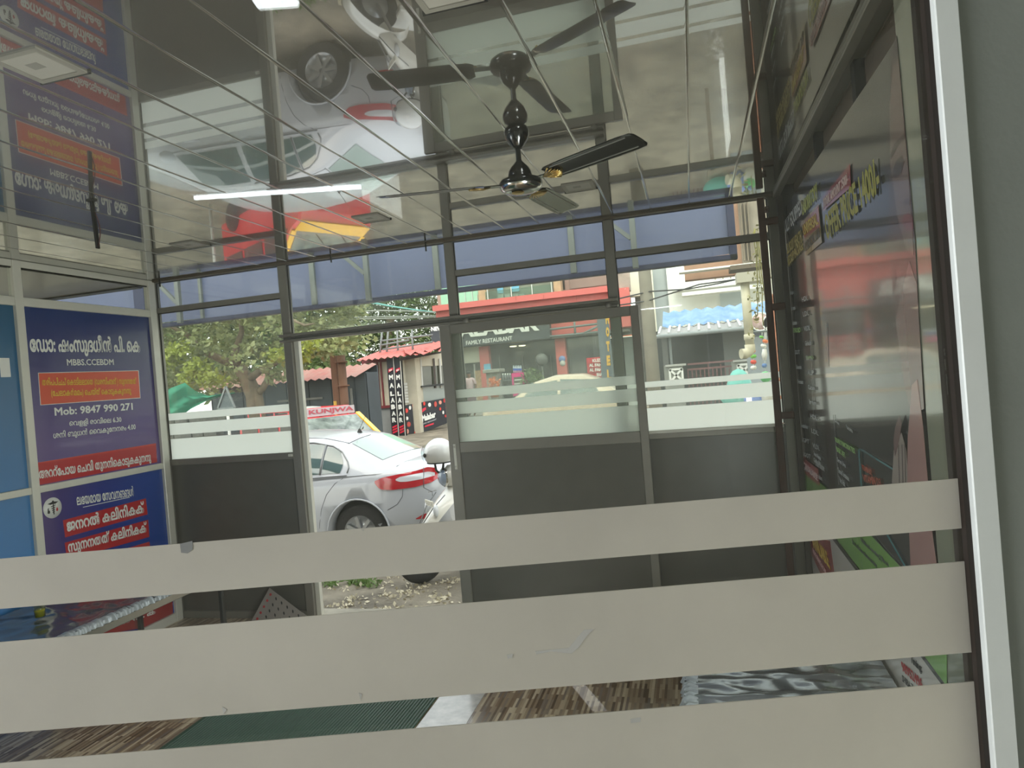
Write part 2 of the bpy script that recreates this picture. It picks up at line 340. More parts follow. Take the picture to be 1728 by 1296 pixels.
for xr in (-1.5, -0.5): build('roller', MB().lathe([(0, 0), (0.02, 0), (0.02, 0.02), (0, 0.02)], (xr, YD + 0.005, 2.137), 14, (0, 1, 0)), ALU, dr)

# ---------------------------------------------------------------- left wall (panelled partition)
wl = struct('wall_left', 'left partition of pale aluminium frames holding printed panels')
def lbox(nm, ya, yb, za, zb, m=ALUW, d=0.022): return build(nm, MB().box((X0 - 0.03, ya, za), (X0 + d, yb, zb)), m, wl, 0.003)
posts = [(4.588, 4.655), (3.455, 3.512), (2.33, 2.385), (1.2, 1.255), (0.07, 0.125), (-0.9, -0.86)]
for a, b in posts: lbox('post', a, b, 0.0, ZC - 0.001)
for (a, b), (c, d_) in zip(posts[1:], posts[:-1]):
    for za, zb in ((0.0, 0.07), (1.225, 1.27), (2.435, 2.492), (2.685, ZC - 0.001)): lbox('rail', b, c, za, zb, d=0.018)
BLUE1 = gradient_mat('teal_blue_print', 2, 0.1, 2.4, (60, 130, 200), (24, 84, 118), cmid=(44, 112, 168))
for k, ((a, b), (c, d_)) in enumerate(zip(posts[1:], posts[:-1])):
    if k > 0:
        for za, zb in ((0.07, 1.225), (1.27, 2.435)): build('printed_panel', MB().box((X0 - 0.01, b, za), (X0 - 0.004, c, zb)), BLUE1, wl)
    w_ = struct('window_%d' % (nwin[0] + 1), 'side transom above the printed panels' if k < 2 else None, (X0, (b + c) / 2, 2.49)); nwin[0] += 1
    build('pane', MB().box((X0 - 0.008, b - 0.003, 2.488), (X0 - 0.003, c + 0.003, 2.688)), PANE, w_)
    build('gasket', MB().box((X0 - 0.002, b, 2.676), (X0 + 0.006, c, 2.685)), RUBBER, w_)
WHT = mat('white_print', (222, 222, 216), 0.35); YEL = mat('yellow_print', (226, 196, 60), 0.35); REDP = mat('red_print', (176, 32, 40), 0.3); ORP = mat('orange_print', (206, 74, 46), 0.3)
build('lettering', MB().box((X0 - 0.004, 3.335, 1.98), (X0 - 0.003, 3.40, 2.10)), WHT, wl)
# two printed boards with doctor's notices
XS = X0 - 0.004
up = gradient_mat('navy_to_violet_print', 2, 1.5, 2.4, (92, 70, 128), (8, 40, 104), cmid=(58, 52, 112))
s1 = thing('printed_board', 'navy and violet printed notice board with orange box and phone number, beside the left window', 'sign', (X0, 4.05, 1.27))
build('backing', MB().box((X0 - 0.01, 3.512, 1.27), (XS, 4.588, 2.435)), up, s1)
def LT(body, a, b, c, m=WHT, bold=0.035, par=s1, off=0.0015): return txt(body, PX(*a, XS), PX(*b, XS), PX(*c, XS), m, par, bold, off)
def lpoly(pts, m, par, nm='colour_field', th=0.0008, X=XS, d=1): mb = MB(); mb.prism([PX(a, b, X) for a, b in pts], (th * d, 0, 0)); return build(nm, mb, m, par)
LT('േഡാ: ഷംസുദധീൻ പി. െക', (51, 602), (237, 601), (48, 562), bold=0.036)
LT('MBBS.CCEBDM', (113, 617), (192, 616), (112, 606), bold=0.02)
lpoly([(64, 629), (68, 684), (237, 672), (234, 625)], WHT, s1, 'box_outline'); lpoly([(65, 630), (69, 683), (236, 671), (233, 626)], ORP, s1, 'orange_box', 0.0014)
LT('തരിപപിചച് െകടടിലലാെത (ഡരസിംങങ് ) സുനനതത്', (71, 654), (230, 651), (70, 637), YEL, 0.016, off=0.003)
LT('(േചലാകർമമം) െചയ്ത് െകാടുകകുനനു', (86, 672), (221, 667), (85, 656), YEL, 0.016, off=0.003)
LT('Mob: 9847 990 271', (92, 702), (224, 692), (91, 688), bold=0.03)
LT('െവളളി രാവിെല 6.30', (117, 721), (205, 714), (116, 708), bold=0.02)
LT('ശനി ബുധൻ ൈവകുേനനരം 4.00', (90, 743), (229, 727), (89, 728), bold=0.02)
lpoly([(55.5, 782), (58.5, 820), (265, 780), (263, 748)], mat('orange_edge_print', (196, 60, 50), 0.3), s1); lpoly([(56, 784), (58.5, 820), (265, 780), (263, 751)], REDP, s1, 'red_band', 0.0013)
LT('അററ്േപായ െചവി തുനനിെകാടുകകുനനു', (66, 813), (255, 782), (64, 789), bold=0.026, off=0.003)
lo = gradient_mat('violet_to_blue_print', 1, 3.55, 4.5, (58, 32, 108), (0, 62, 150), cmid=(24, 44, 128))
s2 = thing('printed_board', 'blue printed board with red title bars and a round white medical emblem, lower left', 'sign', (X0, 4.05, 0.07))
build('backing', MB().box((X0 - 0.01, 3.512, 0.07), (XS, 4.588, 1.225)), lo, s2)
LT('ലഭയമായ േസവനങങൾ', (130, 853), (226, 837), (128, 834), bold=0.02, par=s2)
lpoly([(140, 855.5), (140, 856.5), (219, 839.5), (219, 838.5)], WHT, s2, 'underline')
lpoly([(106, 878), (110, 907), (249, 868), (246, 841)], REDP, s2, 'red_bar'); LT('ജനറൽ കലിനികക്', (113, 898), (244, 865), (110, 875), bold=0.034, par=s2, off=0.003)
lpoly([(109, 916), (113, 945), (252, 906), (250, 877)], REDP, s2, 'red_bar'); LT('സുനനതത് കലിനികക്', (115, 938), (248, 902), (113, 912), bold=0.034, par=s2, off=0.003)
lpoly([(113, 955), (117, 985), (256, 944), (252, 914)], REDP, s2, 'red_bar')
c = PX(88.5, 857, XS); mb = MB(); mb.lathe([(0.0, 0.0015), (0.068, 0.0015), (0.068, 0)], c, 32, (1, 0, 0)); em = build('emblem', mb, WHT, s2)
BK = mat('black_print', (22, 22, 24), 0.4)
def ew(nm, pts, m): mb = MB(); mb.prism([c + Vector((0.0017, y, z_)) for y, z_ in pts], (0.0006, 0, 0)); build(nm, mb, m, em)
ew('wing', [(-0.035, 0.030), (0.0, 0.040), (0.0, 0.047), (0.012, 0.047), (0.012, 0.040), (0.045, 0.034), (0.02, 0.022), (0.006, 0.026), (-0.012, 0.022)], BK)
ew('staff', [(0.002, -0.045), (0.002, 0.03), (0.010, 0.03), (0.010, -0.045)], BK)
for k in range(4): ew('coil', [(-0.012 + 0.003 * k, 0.012 - 0.013 * k), (0.022 - 0.003 * k, 0.018 - 0.013 * k), (0.022 - 0.003 * k, 0.012 - 0.013 * k), (-0.012 + 0.003 * k, 0.006 - 0.013 * k)], BK)
ew('figure', [(-0.040, -0.03), (-0.036, 0.0), (-0.028, 0.004), (-0.03, -0.012), (-0.022, -0.014), (-0.022, -0.03), (-0.03, -0.034)], BK)
ew('drop', [(0.032, 0.0), (0.040, -0.015), (0.036, -0.026), (0.030, -0.028), (0.024, -0.022), (0.026, -0.010)], REDP)
# bottom red strip with partly hidden words
lpoly([(150, 1075), (150, 1050), (290, 985), (292, 1042), (250, 1058)], mat('deep_red_print', (150, 10, 22), 0.35), s2, 'red_field')
LT('ജനറൽ വി. ക', (160, 1069), (262, 1036), (160, 1056), bold=0.04, par=s2)

# ---------------------------------------------------------------- right wall: boards, steel posts, poster
wr = struct('wall_right', 'right wall of brownish boards on dark posts')
PLY = mat('stained_plywood', (112, 98, 84), 0.7, var=0.25, vscale=5, stretch=(1, 0.3, 1.5)); XW = 0.70
for y0, y1 in ((2.02, 2.80), (2.86, 3.62), (3.68, 4.60)):
    for z0, z1 in ((2.30, 2.76), (2.765, 3.16)): build('board', MB().box((XW, y0, z0), (XW + 0.018, y1, z1)), PLY, wr, 0.003)
build('board', MB().box((XW, 0.5, 0.0), (XW + 0.018, 4.66, 2.298)), PLY, wr)
build('board', MB().box((XW, 0.5, 2.30), (XW + 0.018, 1.96, 3.16)), PLY, wr)
for y0 in (1.965, 2.802, 3.622): build('post', MB().box((0.665, y0, 0.0), (0.712, y0 + 0.055, 3.2)), mat('dark_steel', (38, 36, 32), 0.6, 0.3), wr)
GREENW = mat('pale_green_laminate', (142, 146, 128), 0.12, coat=0.8, var=0.06, vscale=4, bump=0.01, bscale=8)
build('laminate_strip', MB().box((0.632, 0.85, 0.0), (0.66, 2.183, 3.0)), GREENW, wr)
build('corner_filler', MB().box((0.605, 4.62, 2.5), (0.72, 4.70, 3.2)), mat('dark_steel', (38, 36, 32), 0.6, 0.3), wr)
build('top_cover', MB().box((0.62, 0.4, 3.16), (0.9, 4.7, 3.18)), PLY, wr)
# rusty double gate post with links in the right corner
gp = thing('steel_gate_post', 'dark rust brown double steel post with short links in the right corner', 'post', (0.5, 4.59, 0))
build('upright', MB().box((0.478, 4.57, 0.0), (0.520, 4.60, ZC - 0.03)), RUST, gp, 0.003)
build('upright', MB().box((0.592, 4.575, 0.0), (0.626, 4.60, ZC - 0.03)), mat('dark_brown_steel', (44, 36, 28), 0.5, var=0.3), gp, 0.003)
for y in (518, 702, 372):
    zz = PY(1306, y, 4.58).z; build('link', MB().box((0.515, 4.572, zz - 0.022), (0.596, 4.598, zz + 0.022)), RUST, gp, 0.006)
hg = build('hinge_knob', MB().lathe([(0, -0.02), (0.012, -0.018), (0.014, 0.018), (0, 0.02)], (0.53, 4.565, 2.62), 12), RUST, gp)

# the poster
XP = 0.648
post_t = thing('laboratory_poster', 'large glossy dark poster with yellow offer price, test lists and a woman at its edge', 'poster', (XP, 3.4, 0.55))
mb = MB(); n_ = 14
TOPY = [(4.63, 2.60), (2.187, 2.575)]
rows = []
for i in range(n_ + 1):
    t = i / n_; y = 4.63 + (2.187 - 4.63) * t; r_ = []
    for j in range(9): q = j / 8; r_.append(Vector((XP - 0.012 - 0.004 * math.sin(t * 17 + q * 2) * (0.3 + q * (1 - q)), y, 0.52 + (2.62 - 0.045 * t - 0.52) * q)))
    rows.append(r_)
mb.grid(rows); 
SHEET = mat('poster_print', (34, 35, 42), 0.2, coat=0.7, spec=0.4, bump=0.02, bscale=3, stretch=(1, 5, 0.6))
SHEET.node_tree.nodes['Principled BSDF'].inputs['Coat Roughness'].default_value = 0.07
build('sheet', mb, SHEET, post_t)
XI = XP - 0.0175
def pp(nm, pts, rgb, d=0.0006, rough=0.2, lay=0): mb = MB(); mb.prism([PX(a, b, XI) + Vector((-lay * 0.0008, 0, 0)) for a, b in pts], (-d, 0, 0)); return build(nm, mb, mat('print_%d_%d_%d' % rgb, rgb, 0.25, coat=0.5), post_t)
def PT(body, a, b, c, rgb, bold=0.014, lay=1): return txt(body, PX(*a, XI), PX(*b, XI), PX(*c, XI), mat('lettering_%d_%d_%d' % rgb, rgb, 0.5), post_t, bold, 0.001 * lay)
pp('red_ribbon', [(1389, 356), (1389, 333), (1434, 276), (1436, 316)], (170, 34, 44))
PT('TOTAL AMOUNT 2500/-', (1390.5, 352), (1432, 309), (1390, 336), (220, 200, 195), 0.03, 2)
PT('OFFER PRICE 1400/-', (1396, 407), (1487, 322), (1391, 364), (176, 170, 76), 0.035)
PT('FULLY EQUIPPED', (1325, 400), (1355, 364), (1322, 375), (200, 200, 200), 0.03); PT('LABORATORY', (1355, 364), (1381, 334), (1353, 340), (196, 200, 96), 0.03)
pp('gold_box', [(1359, 433), (1353, 376), (1381, 343), (1387, 409)], (178, 150, 92)); pp('orange_box', [(1357, 402), (1354.5, 379), (1381, 347), (1383.5, 384)], (196, 84, 52), lay=1)
PT('UNIVERSAL', (1358, 398), (1382, 378), (1355, 380), (226, 200, 90), 0.03, 3); PT('CLINICAL LAB', (1360, 425), (1385, 399), (1358, 410), (90, 76, 60), 0.03, 2)
PT('FULL BODY HEALTH', (1327, 431), (1354, 407), (1325, 414), (190, 170, 90), 0.03); PT('CHECKUP PACKAGE', (1328, 452), (1356, 421), (1327, 436), (190, 170, 90), 0.03)
LS = (176, 178, 180); GRN = (130, 176, 84)
for k in range(13):
    y = 500 + k * 24.5
    if k not in (3, 7, 8): PT(['Blood Sugar', 'Urea', 'Creatinine', '', 'SGOT', 'Albumin', 'T Protein'][k % 7] or 'SGPT', (1331 + k * 2.2, y), (1340 + k * 2.6, y + (y - 600) * 0.03), (1330.5 + k * 2.2, y - 7), LS, 0.014)
    PT(['HDL', 'LDL', 'VLDL', 'Globulin', 'Bilirubin', 'ALP', 'Calcium', 'Iron'][k % 8], (1354 + k * 1.8, y + 10), (1364 + k * 2.0, y + 10 + (y - 600) * 0.04), (1353 + k * 1.8, y + 2), LS, 0.014)
PT('THYROID', (1335, 562), (1351, 561), (1335, 554), GRN, 0.02); PT('LIPID', (1362, 606), (1374, 606), (1361, 601), GRN, 0.02)
PT('Serum Albumin', (1374, 768), (1386, 778), (1373, 760), LS, 0.014); PT('Urine Routine', (1377, 786), (1392, 796), (1376, 775), LS, 0.014)
PT('Serum', (1409.5, 712), (1417, 718), (1408, 706), LS); PT('Bacteria', (1430, 724), (1440, 731), (1428, 716), LS)
PT('KIDNEY FUNCTION TEST', (1411, 746), (1445, 767), (1409, 737), GRN, 0.03); PT('BASIC RFT', (1413, 762), (1428, 774), (1411, 752), GRN, 0.03)
PT('Serum Urea', (1414, 779), (1428, 790), (1413, 771), LS); PT('Serum Creatinine', (1416, 798), (1434, 813), (1414, 788), LS); PT('Uric Acid', (1418, 814), (1427, 822), (1416, 803), LS)
for a, b in (((1367, 560), (1375, 780)), ((1406, 700), (1415, 818)), ((1393, 545), (1396, 620))): pp('divider', [a, (a[0] + 0.7, a[1]), (b[0] + 0.7, b[1]), b], (150, 150, 150))
TEAL = (70, 140, 146)
for a, b in (((1450, 757), (1509, 793)), ((1449, 758), (1454, 826)), ((1454, 826), (1530, 960))):
    dx, dy = b[0] - a[0], b[1] - a[1]; L_ = math.hypot(dx, dy); ox, oy = -dy / L_ * 1.2, dx / L_ * 1.2
    pp('teal_line', [(a[0] - ox, a[1] - oy), (a[0] + ox, a[1] + oy), (b[0] + ox, b[1] + oy), (b[0] - ox, b[1] - oy)], TEAL)
PT('VITAMIN B12', (1456, 793), (1473, 803), (1454, 783), (190, 74, 40)); PT('VITAMIN D3', (1458, 813), (1488, 822), (1456, 800), (190, 74, 40))
pp('green_band', [(1354, 790), (1357, 838), (1452, 962), (1598, 1158), (1597, 1060), (1521, 958), (1397, 826)], (124, 178, 82))
pp('white_band', [(1357, 846), (1360, 950), (1375, 1000), (1520, 1230), (1600, 1240), (1598, 1164), (1452, 968), (1357, 846)], (214, 208, 200))
pp('black_line', [(1357, 838), (1357, 846), (1598, 1166), (1598, 1158)], (20, 24, 20), lay=1)
pp('red_box', [(1353, 770), (1356, 797), (1383, 820), (1381, 792)], (176, 24, 52), lay=1); PT('COLLECTION', (1356, 781), (1380, 803), (1355, 777), (220, 190, 190), 0.03, 3); PT('AVAILABLE', (1360, 792), (1381, 812), (1359, 783), (224, 200, 200), 0.03, 3)
pp('red_box', [(1364, 905), (1365, 925), (1385, 968), (1407, 978), (1408, 966), (1401, 913)], (168, 24, 34), lay=1)
PT('AVAILABLE', (1374, 925), (1403, 962), (1368, 898), (222, 186, 70), 0.04, 3); PT('HOME SERVICE & CARE', (1373, 933), (1396, 972), (1372, 924), (220, 180, 180), 0.03, 3)
PT('Blood collection at home morning', (1440, 920), (1482, 962), (1438, 909), (36, 60, 26), 0.03, 2); PT('Walkland evening | Blood', (1455, 917), (1503, 962), (1452, 905), (36, 60, 26), 0.03, 2)
PT('98952496', (1524, 1133), (1560, 1166), (1521, 1114), (178, 40, 50), 0.03, 2); PT('Timing:', (1539, 1122), (1558, 1140), (1537, 1104), (30, 30, 30), 0.03, 2); PT('SHIBA T', (1524, 1150), (1543, 1168), (1523, 1138), (30, 30, 30), 0.02, 2)
# woman on the poster's near edge: hair, face, neck, fingers and forearm as flat print
pp('print_hair', [(1503, 92), (1513, 60), (1544, 400), (1552, 560), (1512, 540), (1500, 420), (1502, 240)], (66, 46, 54))
pp('print_face', [(1508, 112), (1517, 100), (1534, 300), (1543, 430), (1530, 420), (1514, 360), (1503, 270), (1502, 180)], (120, 94, 90), lay=1)
pp('print_eye', [(1507, 292), (1513, 272), (1523, 262), (1527, 272), (1522, 292), (1512, 302)], (60, 42, 46), lay=2); pp('print_brow', [(1503, 262), (1512, 240), (1527, 226), (1528, 233), (1514, 250), (1505, 268)], (66, 46, 46), lay=2)
pp('print_nostril', [(1524, 344), (1530, 334), (1537, 336), (1536, 346)], (80, 44, 50), lay=2); pp('print_lips', [(1521, 372), (1532, 358), (1541, 366), (1542, 388), (1532, 388)], (128, 56, 68), lay=2)
pp('print_neck', [(1512, 540), (1535, 440), (1548, 480), (1560, 690), (1538, 700), (1525, 640)], (128, 98, 98), lay=1)
pp('print_sleeve', [(1505, 826), (1509, 760), (1515, 740), (1522, 730), (1530, 760), (1534, 824)], (166, 152, 146), lay=1)
pp('print_forearm', [(1532, 820), (1533, 740), (1540, 650), (1549, 640), (1559, 720), (1566, 800), (1572, 880), (1582, 955), (1588, 1010), (1546, 1010), (1538, 960)], (178, 134, 130), lay=2)
pp('print_finger', [(1509, 745), (1512, 722), (1519, 700), (1523, 715), (1518, 745), (1512, 770)], (128, 96, 96), lay=3)
for a, b in ((1517, 1519), (1523, 1525), (1528, 1529.5)): pp('print_fold', [(a, 750), (a + 1, 750), (b + 1, 822), (b, 822)], (112, 96, 96), lay=3)
# ---------------------------------------------------------------- near partition (glass with frosted bands) and the room behind the camera
# front film on the near glass
FILMN = mat('frosted_film_near', (196, 193, 182), 0.75, trans=0.35, var=0.09, vscale=5)
PO = GP(0, 0); wb = struct('wall_back', 'near glass partition with wide frosted bands', (PO.x, PO.y, 0))
def gbox(nm, u0, u1, z0, z1, d0, d1, m, par=wb, bev=0.0):
    p = [GP(u0, z0, d0), GP(u1, z0, d0), GP(u1, z0, d1), GP(u0, z0, d1), GP(u0, z1, d0), GP(u1, z1, d0), GP(u1, z1, d1), GP(u0, z1, d1)]
    return build(nm, MB().hexa(p), m, par, bev)
ue = (PG(1551, 0)[0] + PG(1655, 1296)[0]) / 2; ud = ue + 0.0045; us = (PG(1605, 0)[0] + PG(1700, 1296)[0]) / 2
NEARG = glass('near_glass', (246, 248, 244))
wn = struct('window_%d' % (nwin[0] + 1), 'near glass pane with three wide frosted bands', (PO.x, PO.y, 0))
gbox('pane', -1.05, ue, 0.62, 2.62, 0.0, 0.005, NEARG, wn)
def zz(*ys): return [PG(800, y)[1] for y in ys]
def gz(x, y): return PG(x, y)[1]
b1t, b1b, b2t, b2b, b3t = (gz(0, 938) + gz(1612, 812)) / 2, (gz(0, 1020) + gz(1621, 898)) / 2, (gz(0, 1078) + gz(1622, 952)) / 2, (gz(0, 1230) + gz(1597, 1110.6)) / 2, (gz(0, 1281) + gz(1597, 1159)) / 2
for a, b in ((b1b, b1t), (b2b, b2t), (0.63, b3t)): gbox('film_strip', -1.04, ue - 0.0005, a, b, -0.0012, -0.0003, FILMN, wn)
gbox('gasket', ue, ud, 0.62, 2.62, -0.006, 0.012, mat('dark_brown_gasket', (34, 26, 18), 0.6), wn)
NA = mat('satin_aluminium_near', (206, 212, 208), 0.4, 0.05, var=0.03, vscale=20)
gbox('stile', ud, us, 0.0, 2.95, -0.012, 0.02, NA, wb, 0.001); gbox('stile', -1.10, -1.05, 0.0, 2.95, -0.012, 0.02, NA, wb, 0.001)
GREYP = mat('grey_green_panel', (124, 130, 123), 0.6, var=0.05, vscale=9, bump=0.04, bscale=120)
gbox('side_panel', us, 1.6, 0.0, 2.95, -0.004, 0.016, GREYP); gbox('side_panel', -4.35, -1.10, 0.0, 2.95, 0.0, 0.016, GREYP)
gbox('lower_panel', -1.05, ud, 0.0, 0.62, 0.0, 0.016, GREYP); gbox('upper_panel', -1.05, ud, 2.62, 2.95, 0.0, 0.016, GREYP)
BW = mat('back_room_paint', (188, 190, 178), 0.7)
br = struct('wall_rear', 'plain painted shell of the room the photo is taken from', (CAM.x, CAM.y, 0))
def bbox_(nm, u0, u1, z0, z1, d0, d1, m=BW): return gbox(nm, u0, u1, z0, z1, d0 - GD, d1 - GD, m, br)
bbox_('rear_face', -3.2, 1.7, 0.0, 2.95, -4.2, -4.1); bbox_('side_face', -3.3, -3.2, 0.0, 2.95, -4.2, 0.56); bbox_('side_face', 1.6, 1.7, 0.0, 2.95, -4.2, 0.57); bbox_('top_face', -3.3, 1.7, 2.95, 3.0, -4.2, 0.57)
LAMP = mat('lit_tube', (255, 255, 250), 0.5, emit=(235, 245, 255), estr=16.0); LAMP2 = mat('lamp_body', (230, 230, 228), 0.5)
def mirrored(x, y, dep):
    p = CAM + ray(x, y) * dep; return p + FWD * 2 * (GD - (p - CAM).dot(FWD))
a, b = mirrored(328, 334, 3.3), mirrored(609, 315, 3.3)
tl = thing('tube_light', 'lit white tube lamp in the room behind, mirrored as a line on the glass', 'lamp', tuple((a + b) / 2))
build('tube', MB().tube([a, b], 0.009, 10), LAMP, tl)
build('batten', MB().obox((a + b) / 2 + Vector((0, 0, 0.024)), (b - a) / 2 * 1.04, FWD * 0.014, Vector((0, 0, 0.013))), LAMP2, tl, 0.002)
a, b = mirrored(434, 10, 1.9), mirrored(505, 5, 1.9); c_ = (a + b) / 2 + FWD * 0.30
t2 = thing('batten_light', 'lit broad white batten lamp mirrored at the top edge of the glass', 'lamp', tuple(c_))
build('diffuser', MB().obox(c_, (b - a) / 2, FWD * 0.30, Vector((0, 0, 0.012))), mat('lit_diffuser', (255, 255, 255), 0.5, emit=(240, 248, 255), estr=10.0), t2, 0.006)
build('housing', MB().obox(c_ + Vector((0, 0, 0.03)), (b - a) / 2 * 0.9, FWD * 0.29, Vector((0, 0, 0.016))), LAMP2, t2, 0.003)

# ---------------------------------------------------------------- ceiling things
fc = Vector((-0.61, 2.74, ZC)); CHR = mat('chrome', (210, 208, 204), 0.12, 1.0); GOLD = mat('brass_gold', (190, 160, 96), 0.3, 1.0)
fan = thing('ceiling_fan', 'black three-bladed ceiling fan with brass shell ornaments on its blade irons', 'fan', tuple(fc))
build('canopy', MB().lathe([(0.0, 0.0), (0.030, -0.001), (0.046, -0.012), (0.052, -0.032), (0.050, -0.045), (0.040, -0.068), (0.024, -0.088), (0.016, -0.098), (0.0, -0.098)], fc, 28), BLACK, fan)
build('rod', MB().lathe([(0.011, -0.09), (0.011, -0.17)], fc, 14), BLACK, fan)
build('motor_bell', MB().lathe([(0.0, -0.148), (0.014, -0.148), (0.022, -0.158), (0.036, -0.172), (0.046, -0.190), (0.050, -0.208), (0.051, -0.222), (0.075, -0.228)], fc, 28), BLACK, fan)
mh = build('motor_housing', MB().lathe([(0.0, -0.218), (0.06, -0.219), (0.082, -0.226), (0.090, -0.238), (0.086, -0.252)], fc, 32), BLACK, fan)
build('chrome_ring', MB().lathe([(0.086, -0.252), (0.083, -0.260), (0.070, -0.270), (0.050, -0.274)], fc, 32), CHR, mh)
build('cap', MB().lathe([(0.050, -0.274), (0.030, -0.278), (0.0, -0.280)], fc, 32), BLACK, mh)
build('ornament', MB().lathe([(0.0, -0.2835), (0.022, -0.282), (0.026, -0.279)], fc + Vector((-0.01, -0.02, 0)), 24), GOLD, mh)
for ang in (191, 80, -31):
    a = math.radians(ang); d = Vector((math.cos(a), math.sin(a), 0)); s_ = Vector((-d.y, d.x, 0)); tl_ = s_ * math.cos(0.2) - Vector((0, 0, math.sin(0.2)))
    up_ = d.cross(tl_); o_ = fc + Vector((0, 0, -0.238))
    mb = MB(); rows = []
    for r_, w_ in ((0.15, 0.038), (0.17, 0.050), (0.25, 0.056), (0.40, 0.058), (0.53, 0.060), (0.575, 0.056), (0.588, 0.040)):
        rows.append([o_ + d * r_ + tl_ * (w_ * t) + up_ * (0.004 * (1 - t * t) + (0.002 if abs(t) > 0.9 else 0)) for t in (-1, -0.92, -0.5, 0, 0.5, 0.92, 1)])
    low = [[p - up_ * 0.0018 for p in r_] for r_ in rows]; mb.grid(rows); mb.grid(low)
    edge = [r_[0] for r_ in rows] + rows[-1][1:-1] + [r_[-1] for r_ in rows[::-1]] + rows[0][1:-1][::-1]; edl = [p - up_ * 0.0018 for p in edge]; mb.grid([edge, edl], False, True)
    bl = build('blade', mb, BLACK, fan)
    for t in (-0.72, 0.72): build('pinstripe', MB().beam(o_ + d * 0.19 + tl_ * 0.05 * t - up_ * 0.0005, o_ + d * 0.55 + tl_ * 0.055 * t - up_ * 0.0005, 0.0022, 0.003), mat('silver_line', (150, 146, 140), 0.4, 0.6), bl)
    ir = MB(); ir.beam(o_ + d * 0.075 - up_ * 0.003, o_ + d * 0.15 - up_ * 0.003, 0.034, 0.004); iro = build('blade_iron', ir, BLACK, fan, 0.001)
    sh = MB()
    for k in range(-4, 5):
        t = k / 4; p0 = o_ + d * 0.125 - up_ * 0.006; p1 = o_ + d * (0.215 - 0.03 * t * t) + tl_ * 0.042 * t - up_ * 0.006; sh.tube([p0, (p0 + p1) / 2 - up_ * 0.003, p1], [0.0015, 0.003, 0.0035], 6)
    build('shell_ornament', sh, GOLD, iro)
DL = mat('downlight_diffuser', (150, 146, 136), 0.5); DLF = mat('downlight_frame', (122, 118, 108), 0.4)
dls = [(-1.765, 1.62, 'square recessed downlight at the upper left of the ceiling'), (-0.545, 1.72, 'square recessed downlight at the top centre of the ceiling'), (-3.02, 3.75, 'square recessed downlight near the front left corner'), (-1.77, 3.78, 'square recessed downlight left of the fan, near the doorway'), (-0.52, 3.79, 'square recessed downlight behind the fan hub')]
dp = None
for i, (x, y, lb) in enumerate(dls):
    if dp is None:
        dp = thing('downlight', lb, 'lamp', (x, y, ZC), 0, 'square ceiling downlights')
        mb = MB(); 
        for p, q in (((-.085, -.085), (.085, -.067)), ((-.085, .067), (.085, .085)), ((-.085, -.067), (-.067, .067)), ((.067, -.067), (.085, .067))): mb.box((x + p[0], y + p[1], ZC - 0.006), (x + q[0], y + q[1], ZC + 0.002))
        build('frame', mb, DLF, dp); build('diffuser', MB().box((x - .067, y - .067, ZC - 0.003), (x + .067, y + .067, ZC + 0.001)), DL, dp)
        build('driver_box', MB().box((x - .03, y - .02, ZC - 0.0036), (x + .012, y + .014, ZC - 0.003)), mat('downlight_grey', (116, 112, 104), 0.5), dp)
        build('back_edge_line', MB().box((x - .094, y + .085, ZC - 0.007), (x + .094, y + .091, ZC)), RUBBER, dp)  # black line along the back edge of the frame
    else:
        o = copy_tree(dp); o.location = (x, y, ZC); o['label'] = lb
hb = ['leftmost', 'middle', 'rightmost']
for i, q in enumerate(((270, 484), (559, 443), (719, 424))):
    p = PY(*q, 4.60); single('hanging_bolt', MB().tube([(p.x, 4.60, p.z), (p.x, 4.60, ZC - 0.005)], 0.006, 8), RUBBER, 'short black bolt hanging at the front edge of the ceiling, %s of three' % hb[i], 'bolt', 'black bolts along the ceiling edge')
p = Vector((-2.72, 2.72, ZC)); st = thing('hanging_strap', 'black strap with a thin loop hanging from the ceiling on the left', 'strap', tuple(p))
build('strap', MB().beam(p, p + Vector((0.012, 0.0, -0.235)), 0.02, 0.012), RUBBER, st, 0.002)
build('hook_plate', MB().box((p.x - 0.022, p.y - 0.012, p.z - 0.006), (p.x + 0.022, p.y + 0.012, p.z)), RUBBER, st)
pts = [p + Vector((0.012 + 0.022 * math.sin(math.pi * k / 10), 0, -0.06 - 0.0172 * k)) for k in range(11)]
build('loop', MB().tube(pts, 0.0025, 6), mat('maroon_cord', (70, 30, 34), 0.6), st)

